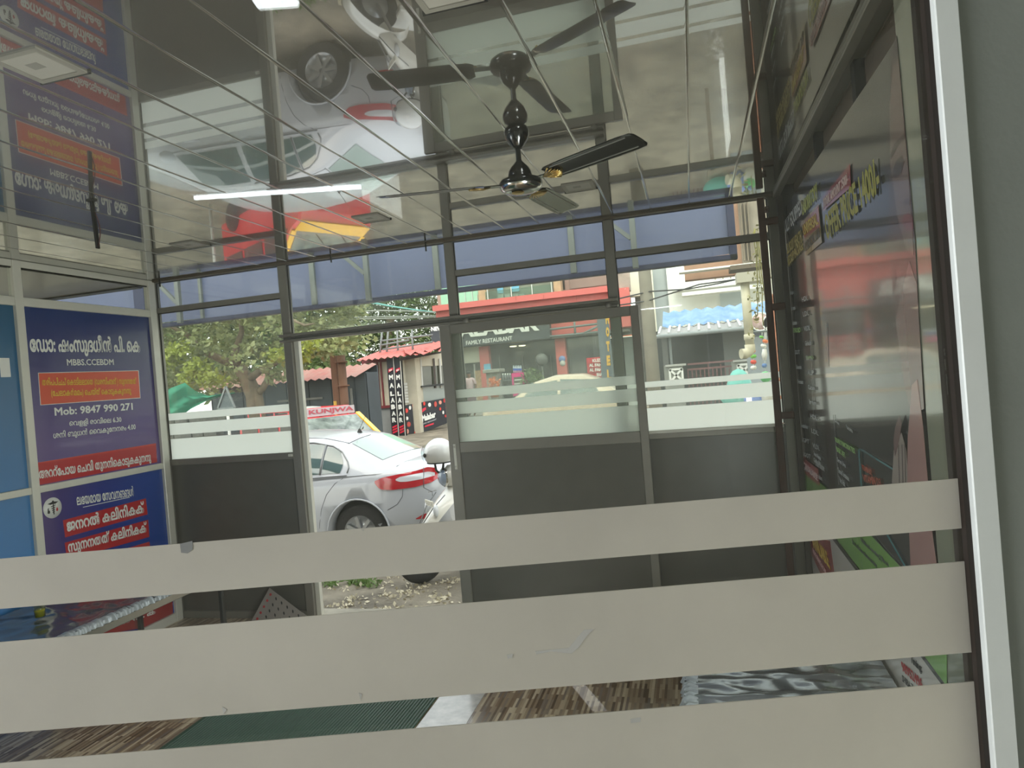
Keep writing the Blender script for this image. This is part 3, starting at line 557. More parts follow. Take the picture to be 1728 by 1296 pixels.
# ---------------------------------------------------------------- beds and small things
STEEL = mat('brushed_steel', (168, 164, 156), 0.3, 0.8)
def bed(lab, x0, x1, y0, y1, zt, vin, crease, edge_x, seed, sub):
    t = thing('examination_bed', lab, 'bed', ((x0 + x1) / 2, (y0 + y1) / 2, 0)); rnd = random.Random(seed)
    mb = MB()
    for a, b in (((x0, y0), (x1, y0 + 0.03)), ((x0, y1 - 0.03), (x1, y1)), ((x0, y0), (x0 + 0.03, y1)), ((x1 - 0.03, y0), (x1, y1))): mb.box((a[0], a[1], zt - 0.075), (b[0], b[1], zt - 0.035))
    build('frame', mb, STEEL, t, 0.003)
    for x in (x0 + 0.03, x1 - 0.06):
        for y in (y0 + 0.12, y1 - 0.15): build('leg', MB().box((x, y, 0), (x + 0.03, y + 0.03, zt - 0.075)), mat('black_square_tube', (20, 20, 20), 0.4), t, 0.002)
    build('stretcher', MB().box((x0 + 0.03, y0 + 0.125, 0.12), (x1 - 0.03, y0 + 0.145, 0.14)), mat('black_square_tube', (20, 20, 20), 0.4), t)
    build('mattress', MB().box((x0 + 0.005, y0 + 0.005, zt - 0.035), (x1 - 0.008, y1 - 0.005, zt - 0.008)), mat('dark_foam', (26, 26, 30), 0.5), t, 0.006)
    folds = [(rnd.uniform(y0, y1), rnd.uniform(-0.5, 0.5), rnd.uniform(0.012, 0.03), rnd.uniform(0.003, 0.010)) for _ in range(34)]
    nx, ny = 60, 150; rows = []
    for j in range(ny + 1):
        y = y0 + (y1 - y0) * j / ny; r_ = []
        for i in range(nx + 1):
            x = x0 + (x1 - x0) * i / nx; h = 0.0
            for fy, sl, wd, am in folds:
                d = (y - fy - sl * (x - x0)) / wd
                if abs(d) < 3: h += am * math.exp(-d * d) * (0.35 + 0.65 * abs(math.sin(x * 5 + fy * 9)))
            e = min(1.0, (x - x0) / 0.04 + 0.0) if edge_x < 0 else min(1.0, (x1 - x) / 0.04)
            h += 0.004 * math.sin(x * 37 + y * 11) * math.sin(y * 23)
            r_.append(Vector((x, y, zt - 0.004 + h * e)))
        rows.append(r_)
    build('vinyl_sheet', MB().grid(rows), vin, t)
    # gathered skirt along the open side
    xe = x0 if edge_x < 0 else x1; sg = -1 if edge_x < 0 else 1; rows = []
    for j in range(ny * 2 + 1):
        y = y0 + (y1 - y0) * j / (ny * 2); g = 0.006 * math.sin(y * 170 + 3 * math.sin(y * 19)) + 0.004 * math.sin(y * 67 + 1)
        rows.append([Vector((xe - sg * 0.05, y, zt - 0.004 + abs(g) * 0.5)), Vector((xe - sg * 0.02, y, zt + 0.006 + g * 0.7)), Vector((xe + sg * 0.002, y, zt - 0.004 + g * 0.5)), Vector((xe + sg * (0.010 + g), y, zt - 0.03))])
    build('gathered_edge', MB().grid(rows), crease, t)
    return t
VB = mat('dark_blue_vinyl', (34, 38, 50), 0.22, spec=0.8, coat=0.6, bump=0.15, bscale=9, stretch=(1, 4, 1)); VS = mat('silver_grey_vinyl', (112, 116, 120), 0.22, 0.35, coat=0.6, bump=0.12, bscale=7, stretch=(1, 4, 1)); CE = mat('silver_gathered_hem', (170, 176, 180), 0.3, 0.3)
bed('low bed with dark blue crinkled vinyl sheet and gathered silver hem, under the printed boards', X0 + 0.03, -3.30, 2.30, 4.30, 0.55, VB, CE, 1, 3, 0)
bed('low bed with crinkled silver grey vinyl sheet, beside the poster wall', -0.12, 0.615, 1.55, 3.45, 0.50, VS, CE, -1, 8, 0)
g = PZ(68, 1042, 0.56); gl = thing('glass_tumbler', 'small clear tumbler of yellow liquid standing on the dark blue bed', 'glass', (g.x, g.y, 0.562))
build('tumbler', MB().lathe([(0.0, 0.0), (0.026, 0.0), (0.031, 0.085), (0.029, 0.085), (0.0245, 0.004), (0.0, 0.004)], (g.x, g.y, 0.562), 20), glass('clear_glass', (235, 238, 226)), gl)
build('liquid', MB().lathe([(0.0, 0.005), (0.024, 0.005), (0.027, 0.046), (0.0, 0.046)], (g.x, g.y, 0.562), 20), mat('yellow_liquid', (214, 206, 40), 0.1, trans=0.5), gl)
# dotted card leaning on the front wall
pcard = [PY(455, 992, 4.63), PY(528, 1047, 4.61), None, PY(418, 1060, 4.56)]; pcard[2] = pcard[0] + (pcard[1] - pcard[0]) * .54 + (pcard[3] - pcard[0]) * .54; nn = (pcard[1] - pcard[0]).cross(pcard[3] - pcard[0]).normalized()
if nn.y > 0: nn = -nn
cd_ = thing('dotted_card', 'pale card with dark oval holes and red dots leaning below the left window', 'card', tuple(pcard[3]))
build('card', MB().prism(pcard, nn * 0.004), mat('pale_card', (140, 132, 126), 0.4), cd_)
cx_, cy_ = (pcard[1] - pcard[0]), (pcard[3] - pcard[0])
for i in range(7):
    for j in range(6):
        u, v = 0.08 + i * 0.13, 0.10 + j * 0.15
        if u + v > 1.0: continue
        q = pcard[0] + cx_ * u + cy_ * v + nn * 0.0046; red = (i == 0)
        ax, ay = (cx_.normalized() + cy_.normalized()).normalized(), None; ay = nn.cross(ax)
        rr = (0.010, 0.010) if red else (0.013, 0.006)
        build('red_dot' if red else 'oval_hole', MB().prism([q + ax * rr[0] * math.cos(k * math.pi / 5) + ay * rr[1] * math.sin(k * math.pi / 5) for k in range(10)], nn * 0.0008), REDP if red else BK, cd_)

SMG = mat('grey_smudge', (120, 122, 120), 0.8); SMG2 = mat('faint_smudge', (172, 172, 166), 0.8)
for pts, m_ in (([(305, 917), (326, 912), (327, 926), (318, 933), (307, 932)], SMG), ([(985, 1062), (1002, 1060), (990, 1072), (976, 1092), (964, 1102), (930, 1098), (905, 1103), (903, 1098), (960, 1092)], SMG2),
               ([(855, 1104), (866, 1102), (864, 1109), (857, 1110)], SMG2), ([(376, 1191), (384, 1196), (378, 1204)], SMG2), ([(606, 1168), (612, 1170), (609, 1181)], SMG2), ([(638, 884), (646, 882), (642, 888)], SMG), ([(610, 893), (615, 892), (614, 896)], SMG2), ([(1063, 1212), (1081, 1209), (1080, 1217), (1064, 1219)], SMG2)):
    q = [PG(*p) for p in pts]; build('smudge', MB().prism([GP(u, z_, -0.0013) for u, z_ in q], FWD * -0.0002), m_, wn)
# ================================================================ outside
def gz_(y): return -0.21 if y < 9 else (-0.21 + (y - 9) / 15 * 0.51 if y < 24 else 0.30)
GRD = mat('dusty_asphalt', (108, 100, 88), 0.9, var=0.45, vscale=2.2, bump=0.6, bscale=30, col2=(144, 135, 118))
rows = []
for y in [4.76, 5.5, 6.5, 7.5, 9, 10.5, 12, 14, 17, 20, 24, 32, 60]: rows.append([Vector((x, y, gz_(y))) for x in (-60, -20, -8, -4, 0, 4, 8, 20, 60)])
gr = MB().grid(rows, False); gr.box((-60, -12, -0.4), (-4.4, 4.76, -0.211)); gr.box((1.2, -12, -0.4), (60, 4.76, -0.211))
o = single('ground', gr, GRD, 'dusty grey asphalt yard rising gently to the restaurant', 'ground'); o['kind'] = 'structure'
single('door_step', MB().box((X0, 4.77, -0.21), (X1 + 0.2, 4.96, -0.02)), mat('cement_step', (150, 144, 130), 0.85, var=0.2), 'low cement step outside the shop front', 'step')
def rectY(nm, xl, xr, yt, yb, Y, th, m, parent=None, bev=0.0, label=None):
    xm, ym = (xl + xr) / 2, (yt + yb) / 2
    a, b = PY(xl, ym, Y).x, PY(xr, ym, Y).x; t, bb = PY(xm, yt, Y).z, PY(xm, yb, Y).z
    return build(nm, MB().box((a, Y, bb), (b, Y + th, t)), m, parent, bev, label)
def panY(nm, pts, Y, th, m, parent=None): return build(nm, MB().prism([PY(a, b, Y) for a, b in pts], (0, th, 0)), m, parent)
def TY(body, a, b, c, Y, m, par, bold=0.03, off=0.01): return txt(body, PY(*a, Y), PY(*b, Y), PY(*c, Y), m, par, bold, off)
def T(nm, lab, cat, px, py, Y, **k): p = PY(px, py, Y); return thing(nm, lab, cat, (p.x, Y, gz_(Y)), **k)

# ---- shop fascia: blue flex on steel frame
FLEX = mat('blue_flex', (104, 110, 138), 0.6, trans=0.40, var=0.05, vscale=1.5, bump=0.03, bscale=2)
fa = thing('sign_fascia', 'long pale blue flex fascia on grey steel frame hanging outside the shop front', 'fascia', (-2, 5.45, 2.47))
mb = MB(); rows = []
for i in range(61):
    x = -8.0 + (0.36 + 8.0) * i / 60; r_ = []
    for j in range(9): zq = 2.50 + 1.05 * j / 8; r_.append(Vector((x, 5.47 + 0.008 * math.sin(x * 3.1) * math.sin(j * 0.8), zq + (0.012 * math.sin(x * 2.3) if j == 0 else 0))))
    rows.append(r_)
mb.grid(rows); build('flex', mb, FLEX, fa)
GST = mat('grey_steel_tube', (112, 116, 112), 0.55, 0.2)
build('bottom_rail', MB().box((-8.0, 5.43, 2.462), (0.40, 5.50, 2.50)), mat('navy_steel', (34, 38, 70), 0.55), fa, 0.003)
build('end_post', MB().box((0.345, 5.43, 2.462), (0.40, 5.50, 3.55)), mat('navy_steel', (34, 38, 70), 0.55), fa, 0.003)
build('end_post', MB().box((-5.05, 5.43, 2.49), (-4.93, 5.50, 3.55)), mat('navy_steel', (34, 38, 70), 0.55), fa, 0.003)
for x, w_ in ((-4.31, 0.03), (-3.15, 0.05), (-1.99, 0.05), (-0.84, 0.05)): build('frame_post', MB().box((x - w_ / 2, 5.425, 2.50), (x + w_ / 2, 5.455, 3.5)), GST, fa, 0.003)
for x in (-4.49, -2.59, -0.35):
    build('frame_post', MB().box((x - 0.022, 5.34, 2.47), (x + 0.022, 5.38, 3.5)), GST, fa, 0.003)
    build('brace', MB().beam((x - 0.02, 5.36, 2.70 if x > -4 else 2.66), (x - 0.36, 5.36, 3.02), 0.03, 0.03), GST, fa)
build('arm', MB().box((-8.0, 4.80, 3.50), (0.4, 4.84, 3.54)), GST, fa); 
for x in (-4.49, -2.59, -0.35): build('arm', MB().box((x - 0.02, 4.78, 3.46), (x + 0.02, 5.45, 3.50)), GST, fa)
# neighbouring unit seen through the side transoms
nb = struct('trim_1', 'dark eave and roof of the neighbouring unit'); NBM = mat('neighbour_ceiling', (44, 41, 38), 0.3, coat=0.2)
build('soffit', MB().box((-9, 0.2, 2.70), (X0 - 0.12, 4.60, 2.76)), NBM, nb); build('eave_beam', MB().box((-9, 4.60, 2.69), (X0 - 0.12, 4.68, 2.80)), mat('dark_steel', (38, 36, 32), 0.6, 0.3), nb)
build('far_side', MB().box((-9.1, 0.2, -0.2), (-9.0, 4.6, 2.76)), mat('neighbour_paint', (150, 130, 118), 0.7, var=0.3), nb)
for x in (-4.9, -5.4): build('post', MB().box((x, 3.2, -0.2), (x + 0.08, 3.28, 2.70)), mat('dark_steel', (38, 36, 32), 0.6, 0.3), nb)

# ---- white sedan
WP = mat('white_car_paint', (178, 181, 187), 0.3, coat=0.7); TINT = mat('tinted_car_glass', (62, 84, 80), 0.06, coat=1.0, spec=0.8); TYRE = mat('tyre_rubber', (34, 33, 32), 0.8, bump=0.3, bscale=60)
XR, YC = -2.76, 7.90
car = thing('white_sedan', 'white four-door sedan parked outside the doorway, tail towards the scooter', 'car', (XR - 2.2, YC, -0.21), 0.0)
ST = [(0.0, .60, .84, .74, .36), (0.05, .74, 1.00, .90, .28), (.22, .84, 1.055, .985, .24), (.5, .885, 1.07, 1.005, .22), (.8, .90, 1.05, 1.0, .20), (1.3, .905, 1.0, .985, .20), (2.0, .91, .98, .955, .19), (2.8, .905, .97, .935, .19), (3.3, .90, .97, .92, .20), (3.8, .885, .91, .87, .20), (4.2, .84, .83, .80, .22), (4.48, .74, .72, .70, .26), (4.60, .56, .60, .56, .34)]
def lerp_st(L):
    for a, b in zip(ST[:-1], ST[1:]):
        if L <= b[0]: t = max(0, (L - a[0]) / (b[0] - a[0])); return [p + (q - p) * t for p, q in zip(a, b)]
    return list(ST[-1])
def ring(L):
    _, hw, dk, sh, bt = lerp_st(L)
    return [(0, bt), (hw * .84, bt), (hw * .955, bt + .06), (hw * .985, bt + .16), (hw * 1.0, .52), (hw * .995, .66), (hw * .975, sh - .14), (hw * .962, sh - .06), (hw * .93, sh - .01), (hw * .84, sh + (dk - sh) * .45), (hw * .55, dk - .005), (0, dk)]
def cp(L, wv, z): return Vector((XR - L, YC + wv, z - 0.21))
def hullw(L, z):
    r_ = ring(L)[2:9]
    for a, b in zip(r_[:-1], r_[1:]):
        if z <= b[1]: t = max(0, min(1, (z - a[1]) / max(1e-6, b[1] - a[1]))); return a[0] + (b[0] - a[0]) * t
    return r_[-1][0]
Ls = []; 
for a, b in zip(ST[:-1], ST[1:]): n_ = max(1, int((b[0] - a[0]) / 0.12)); Ls += [a[0] + (b[0] - a[0]) * k / n_ for k in range(n_)]
Ls.append(4.60); rows = []
for L in Ls:
    r_ = ring(L); rows.append([cp(L, -a, b) for a, b in r_] + [cp(L, a, b) for a, b in r_[::-1][1:-1]])
mb = MB(); mb.grid(rows, True, True); mb.add(rows[0], [tuple(range(len(rows[0])))]); mb.add(rows[-1], [tuple(range(len(rows[-1])))])
body = build('body', mb, WP, car)
inv = RM[car.name].inverted()
for L in (0.99, 3.66):
    cu = MB(); cu.tube([inv @ cp(L, -1.2, .33), inv @ cp(L, 1.2, .33)], 0.375, 36); cme = cu.mesh('cut'); co_ = bpy.data.objects.new('cut', cme); C.objects.link(co_)
    md = body.modifiers.new('b', 'BOOLEAN'); md.operation = 'DIFFERENCE'; md.solver = 'EXACT'; md.object = co_; co_.parent = car
    bpy.context.view_layer.update(); dg = bpy.context.evaluated_depsgraph_get(); nm_ = bpy.data.meshes.new_from_object(body.evaluated_get(dg)); body.modifiers.clear(); body.data = nm_; bpy.data.objects.remove(co_)
    build('wheel_well', MB().tube([cp(L, -0.74, .33), cp(L, 0.74, .33)], 0.372, 30), mat('black_plastic', (14, 14, 14), 0.7), car)
    for sd in (-1, 1):
        c0 = cp(L, sd * 0.86, .325); ax = Vector((0, -sd, 0))
        wh = build('tyre', MB().lathe([(0.20, 0.0), (0.29, -0.005), (0.318, 0.012), (0.325, 0.05), (0.325, 0.15), (0.31, 0.19), (0.2, 0.2)], c0, 40, ax), TYRE, car)
        build('rim', MB().lathe([(0.0, 0.035), (0.04, 0.03), (0.05, 0.05), (0.17, 0.05), (0.192, 0.012), (0.205, 0.004)], c0, 36, ax), mat('alloy', (176, 178, 180), 0.3, 0.7), wh)
        sp = MB()
        for k in range(7): a = 2 * math.pi * k / 7; dv = Vector((math.cos(a), 0, math.sin(a))); sp.beam(c0 + dv * 0.03 + ax * 0.02, c0 + dv * 0.185 + ax * 0.012, 0.035, 0.02, (0, 1, 0))
        build('spokes', sp, mat('alloy', (176, 178, 180), 0.3, 0.7), wh)
    for sd in (-1, 1):   # arch lip
        pts = [cp(L + 0.385 * math.cos(math.pi * k / 18), sd * (hullw(L, 0.6) + 0.002), .33 + 0.385 * math.sin(math.pi * k / 18)) for k in range(19)]
        build('arch_lip', MB().tube(pts, 0.011, 8), WP, car)
CB = [(.55, 1.060, 1.045, .70, .80), (.72, 1.115, 1.075, .67, .85), (1.2, 1.375, 1.325, .60, .865), (1.5, 1.44, 1.395, .60, .87), (2.0, 1.475, 1.43, .61, .875), (2.5, 1.46, 1.41, .60, .875), (2.85, 1.39, 1.34, .59, .865), (3.4, 1.06, 1.03, .68, .84), (3.58, .985, .965, .70, .80)]
def cst(L):
    for a, b in zip(CB[:-1], CB[1:]):
        if L <= b[0]: t = max(0, (L - a[0]) / (b[0] - a[0])); t2 = t; return [p + (q - p) * t2 for p, q in zip(a, b)]
    return list(CB[-1])
def cab(L, t, off=0.0):   # t 0..1 up the side, 1..2 over to the centre (left side w<0)
    _, tz, ez, ew, bw = cst(L); bz_ = min(lerp_st(L)[3] - 0.02, ez - 0.005)
    if t <= 1: wv = bw + (ew - bw) * t + 0.03 * math.sin(math.pi * t); z = bz_ + (ez - bz_) * t; return cp(L, -(wv + off), z + off * 0.4)
    s_ = t - 1; wv = ew * (1 - s_); z = ez + (tz - ez) * math.sin(s_ * math.pi / 2); return cp(L, -wv - off * 0.3 * (1 - s_), z + off)
def mir(p): return Vector((p.x, 2 * YC - p.y, p.z))
Lc = [.55 + (3.58 - .55) * k / 44 for k in range(45)]; ts = [0, .2, .4, .6, .8, .93, 1.0, 1.06, 1.2, 1.45, 1.7, 2.0]
rows = [[cab(L, t) for t in ts] + [mir(cab(L, t)) for t in ts[::-1][1:]] for L in Lc]
build('cabin_shell', MB().grid(rows), WP, car)
def cglass(nm, L0f, L1f, t0, t1, both=True, m=TINT, off=0.006):
    n_ = 16
    rows = [[cab(L0f(t0 + (t1 - t0) * j / 8) + (L1f(t0 + (t1 - t0) * j / 8) - L0f(t0 + (t1 - t0) * j / 8)) * i / n_, t0 + (t1 - t0) * j / 8, off) for j in range(9)] for i in range(n_ + 1)]
    build(nm, MB().grid(rows), m, car)
    if both: build(nm, MB().grid([[mir(p) for p in r_] for r_ in rows]), m, car)
cglass('quarter_glass', lambda t: 1.13 + 0.12 * abs(t - 0.45) ** 1.5 * 2.2 + 0.10 * t, lambda t: 1.42 + 0.0 * t, 0.12, 0.82)
cglass('rear_door_glass', lambda t: 1.455, lambda t: 2.10 - 0.04 * t, 0.12, 0.86); cglass('front_door_glass', lambda t: 2.17 - 0.04 * t, lambda t: 3.05 - 0.30 * t, 0.12, 0.86)
cglass('rear_window', lambda t: 0.74 + 0.03 * (2 - t), lambda t: 1.17, 1.10, 2.0, m=mat('bright_rear_glass', (118, 138, 130), 0.08, coat=0.6, spec=0.6)); cglass('windscreen', lambda t: 2.93, lambda t: 3.42, 1.08, 2.0)
SEAM = mat('panel_gap', (84, 86, 90), 0.6)
def seam(pts, r_=0.0035): build('panel_gap', MB().tube(pts, r_, 5), SEAM, car)
seam([cab(1.19, t, .002) for t in (1.02, 1.2, 1.5, 2.0)]); seam([cab(1.19 + (2.9 - 1.19) * k / 12, 1.04, .003) for k in range(13)])
seam([cp(L, -(hullw(L, z) + .001), z) for L, z in ((1.15, .955), (1.25, .90), (1.36, .78), (1.43, .62), (1.47, .45), (1.5, .3))])
seam([cp(L, -(hullw(L, z) + .001), z) for L, z in ((2.14, .95), (2.14, .8), (2.16, .5), (2.2, .26))]); seam([cp(.20, -(hullw(.2, z) + .001), z) for z in (.99, .9, .8)] + [cp(.12, -(hullw(.12, z) + .001), z) for z in (.74, .7)])
seam([cp(L, -(hullw(L, z) + .001), z) for L, z in ((.43, .80), (.44, .72), (.5, .64), (.62, .58))])
seam([cab(1.10 + 0.04 * k, 0.03, .006) for k in range(51)], 0.006)
qf = [cab(1.10 + 0.02 * 0, 0.12, .008), cab(1.09, 0.3, .008), cab(1.12, 0.5, .008), cab(1.22, 0.74, .008), cab(1.35, 0.86, .008), cab(1.6, 0.9, .008), cab(2.1, .9, .008)]; build('window_trim', MB().tube(qf, 0.008, 6), mat('grey_trim', (120, 122, 124), 0.4, 0.3), car)
build('window_trim', MB().tube([cab(1.44, t, .010) for t in (.1, .4, .7, .86)], 0.012, 6), mat('grey_trim', (120, 122, 124), 0.4, 0.3), car)
for L0 in (1.70, 2.72):
    z = 0.83; hd = build('door_handle', MB().tube([cp(L0 + .12, -(hullw(L0, z) + .004), z), cp(L0 + .09, -(hullw(L0, z) + .03), z + .004), cp(L0 - .05, -(hullw(L0, z) + .03), z + .012), cp(L0 - .09, -(hullw(L0, z) + .004), z + .012)], [.010, .014, .018, .012], 10), WP, car)
def clz(x, y): p = PY(x, y, 7.02); return XR - p.x, p.z + 0.21
def cpatch(nm, top, bot, m, off, par=car, n_=18):
    def itp(pts, L):
        pts = sorted(pts)
        if L <= pts[0][0]: return pts[0][1]
        for a, b in zip(pts[:-1], pts[1:]):
            if L <= b[0]: return a[1] + (b[1] - a[1]) * (L - a[0]) / (b[0] - a[0])
        return pts[-1][1]
    top = [clz(*p) for p in top]; bot = [clz(*p) for p in bot]; La, Lb = max(min(p[0] for p in top), 0.015), max(p[0] for p in top); rows = []
    for i in range(n_ + 1):
        L = La + (Lb - La) * i / n_; a, b = itp(bot, L), itp(top, L); rows.append([cp(L, -(hullw(L, a + (b - a) * j / 5) + off), a + (b - a) * j / 5) for j in range(6)])
    return build(nm, MB().grid(rows), m, par)
RL = mat('red_lamp_lens', (178, 16, 34), 0.12, coat=1.0, var=0.15, vscale=30)
tlp = cpatch('tail_lamp', [(632, 812), (645, 806), (698, 796), (715, 790.5), (727, 793), (732, 803)], [(632, 815), (641, 826), (660, 827), (698, 823), (724, 816), (732, 808)], RL, 0.010)
cpatch('lamp_lens', [(667, 809), (673, 805.5), (698, 801), (716, 798.5), (725, 801)], [(667, 811), (673, 813.5), (685, 813.5), (705, 810.5), (725, 806)], mat('clear_lamp_lens', (206, 210, 216), 0.1, coat=1.0), 0.013, tlp)
seam([cp(.195, -(hullw(.195, z) + .016), z) for z in (1.02, .95, .88, .8)], 0.004)
cpatch('rear_reflector', [(700, 876), (712, 869), (722, 866)], [(700, 877), (712, 877), (722, 877)], RL, 0.006, n_=6)
TY('DIESEL', (724, 831), (738, 827.5), (724, 829), 7.02, mat('chrome', (210, 208, 204), 0.12, 1.0), car, 0.03)
a = cab(1.34, 2.0); an = build('antenna_base', MB().lathe([(0.035, 0.0), (0.02, 0.03), (0.006, 0.05)], a, 14), mat('black_plastic', (14, 14, 14), 0.7), car); build('mast', MB().tube([a + Vector((0, 0, .04)), a + Vector((.13, 0, .26))], 0.003, 6), mat('black_plastic', (14, 14, 14), 0.7), an)
for sd in (-1, 1): build('side_mirror', MB().ball(cp(3.0, sd * 1.0, 1.02), 0.1, 12, (.8, 1.1, .7)), WP, car)
build('head_lamp', MB().ball(cp(4.34, -0.68, .66), 0.12, 12, (1.1, .8, .6)), mat('clear_lamp_lens', (206, 210, 216), 0.1, coat=1.0), car)
build('number_plate', MB().box((XR - 0.02, YC - .25, .44), (XR + .012, YC + .25, .55)), WHT, car)

# ---- scooter with helmet
CREAM = mat('pearl_scooter_paint', (224, 222, 214), 0.25, coat=1.0)
sw = PZ(714, 984, -0.21); hd_ = Vector((-0.74, -0.68, 0)).normalized(); sdv = Vector((-hd_.y, hd_.x, 0))
sco = thing('scooter', 'pearl white scooter with round headlamp and number plate, half behind the door leaf', 'scooter', (sw.x, sw.y, -0.21))
def sp_(f, l, z): return Vector((sw.x, sw.y, -0.21)) + hd_ * (f - max(0, z - .24) * (.48 if f > -.3 else 0)) + sdv * l + Vector((0, 0, z))
wh = build('front_tyre', MB().lathe([(0.13, -0.035), (0.18, -0.05), (0.215, -0.042), (0.235, -0.02), (0.24, 0), (0.235, 0.02), (0.215, 0.042), (0.18, 0.05), (0.13, 0.035)], sp_(0, 0, .24), 36, sdv), TYRE, sco)
build('rim', MB().lathe([(0.0, -0.03), (0.13, -0.035), (0.14, 0), (0.13, 0.035), (0, 0.03)], sp_(0, 0, .24), 24, sdv), mat('alloy', (176, 178, 180), 0.3, 0.7), wh)
wr_ = build('rear_tyre', MB().lathe([(0.13, -0.035), (0.18, -0.05), (0.235, -0.03), (0.24, 0), (0.235, 0.03), (0.18, 0.05), (0.13, 0.035)], sp_(-1.25, 0, .24), 36, sdv), TYRE, sco)
rows = []
for k in range(13):   # front mudguard
    a = math.radians(-10 + 150 * k / 12); rr = .285 + 0.02 * math.sin(a); rows.append([sp_(rr * math.cos(a), l * (1.0 + .25 * math.sin(a)), .26 + rr * math.sin(a) - abs(l) * .5) for l in (-.085, -.06, -.03, 0, .03, .06, .085)])
build('front_mudguard', MB().grid(rows), CREAM, sco)
rows = []
for f, w_, z in ((.10, .05, .40), (.13, .10, .52), (.09, .17, .66), (.03, .20, .78), (-.02, .17, .88), (-.04, .11, .96)): rows.append([sp_(f - (abs(l) ** 2) * .10, l * w_, z) for l in (-1, -.8, -.5, -.2, 0, .2, .5, .8, 1)])
build('front_apron', MB().grid(rows), CREAM, sco)
for s_ in (-1, 1): build('apron_trim', MB().tube([sp_(.135, s_ * .03, .55), sp_(.10, s_ * .09, .72), sp_(.03, s_ * .12, .84)], 0.006, 6), mat('grey_trim', (120, 122, 124), 0.4, 0.3), sco)
for s_ in (-1, 1): build('indicator_lens', MB().ball(sp_(.07, s_ * .12, .70), .05, 10, (.5, .8, 1.3)), mat('clear_lamp_lens', (206, 210, 216), 0.1, coat=1.0), sco)
build('fork', MB().tube([sp_(.0, .07, .25), sp_(-.02, .06, .6), sp_(-.08, 0, .98)], .018, 10), mat('alloy', (176, 178, 180), 0.3, 0.7), sco)
hs = build('handlebar_cowl', MB().ball(sp_(-.06, 0, 1.00), .14, 16, (1, 1.1, .85)), CREAM, sco)
hl = build('head_lamp', MB().lathe([(0.0, .06), (.05, .055), (.082, .03), (.088, 0)], sp_(.045, 0, .995), 26, hd_), mat('lamp_glass', (150, 166, 190), 0.08, coat=1.0), sco)
build('lamp_ring', MB().lathe([(.088, -.02), (.098, -.01), (.096, .012), (.086, .018)], sp_(.045, 0, .995), 26, hd_), CHR, hl)
build('handlebar', MB().tube([sp_(-.12, -.36, 1.05), sp_(-.08, -.15, 1.04), sp_(-.08, .15, 1.04), sp_(-.12, .36, 1.05)], .016, 10), mat('black_plastic', (14, 14, 14), 0.7), sco)
for s_ in (-1, 1): build('grip', MB().tube([sp_(-.10, s_ * .22, 1.045), sp_(-.12, s_ * .36, 1.05)], .021, 10), mat('black_plastic', (14, 14, 14), 0.7), sco)
build('brake_lever', MB().tube([sp_(-.05, -.18, 1.05), sp_(-.03, -.28, 1.055), sp_(-.06, -.36, 1.05)], .007, 6), CHR, sco)
for s_ in (-1, 1): build('mirror_stalk', MB().tube([sp_(-.08, s_ * .2, 1.06), sp_(-.12, s_ * .24, 1.2)], .006, 6), mat('black_plastic', (14, 14, 14), 0.7), sco)
build('floor_board', MB().obox(sp_(-.42, 0, .30), hd_ * .22, sdv * .17, Vector((0, 0, .03))), CREAM, sco, 0.01)
rows = []
for f, w_, z0, z1 in ((-.62, .12, .30, .62), (-.75, .19, .28, .70), (-1.0, .21, .30, .72), (-1.3, .17, .42, .74), (-1.5, .08, .55, .72)): rows.append([sp_(f, w_ * a_, z0 + (z1 - z0) * b_) for a_, b_ in ((-.7, 0), (-1, .35), (-1, .7), (-.7, 1), (0, 1.03), (.7, 1), (1, .7), (1, .35), (.7, 0))])
build('rear_body', MB().grid(rows), CREAM, sco)
build('seat', MB().obox(sp_(-1.0, 0, .76), hd_ * .38, sdv * .14, Vector((0, 0, .045))), mat('black_plastic', (14, 14, 14), 0.7), sco, 0.03)
npc = sp_(.11, -.02, .76); pl = build('number_plate', MB().obox(npc, sdv * .11, hd_ * .004, Vector((0, 0, .028))), mat('pale_plate', (222, 218, 204), 0.4), sco, 0.002)
txt('KL 10 AZ', npc - sdv * -.09 + hd_ * .005 - Vector((0, 0, .018)), npc - sdv * .09 + hd_ * .005 - Vector((0, 0, .018)), npc - sdv * -.09 + hd_ * .005 + Vector((0, 0, .018)), BK, pl, 0.03, 0.001)
hp = PY(741, 764, 6.45); hel = thing('helmet', 'white open-face helmet hung on the scooter handlebar', 'helmet', tuple(hp - Vector((0, 0, .13))))
rows = []
for i in range(17):
    a = math.radians(128) * i / 16; rows.append([hp + Vector((.155 * math.sin(a) * math.cos(2 * math.pi * j / 28), .165 * math.sin(a) * math.sin(2 * math.pi * j / 28), .148 * math.cos(a))) for j in range(29)])
build('shell', MB().grid(rows), mat('white_helmet_paint', (222, 222, 220), 0.2, coat=1.0), hel)
build('rim_trim', MB().tube([hp + Vector((.155 * math.sin(math.radians(128)) * math.cos(2 * math.pi * j / 28), .165 * math.sin(math.radians(128)) * math.sin(2 * math.pi * j / 28), .148 * math.cos(math.radians(128)))) for j in range(29)], .008, 6), mat('black_plastic', (14, 14, 14), 0.7), hel)
rows = []
for i in range(9):
    a = math.radians(150 + 70 * i / 8); rows.append([hp + Vector((.18 * math.cos(a) * math.cos(b), .19 * math.sin(a) * math.cos(b) - .0, .165 * math.sin(b))) for b in [math.radians(q) for q in (-30, -18, -6, 6, 18, 30)]])
vi = build('visor', MB().grid(rows), glass('visor_plastic', (214, 222, 226)), hel)
build('visor_pivot', MB().lathe([(0.0, .012), (.018, .01), (.022, 0)], hp + Vector((-.095, -.145, -.005)), 14, (-.5, -.86, 0)), mat('black_plastic', (14, 14, 14), 0.7), hel)
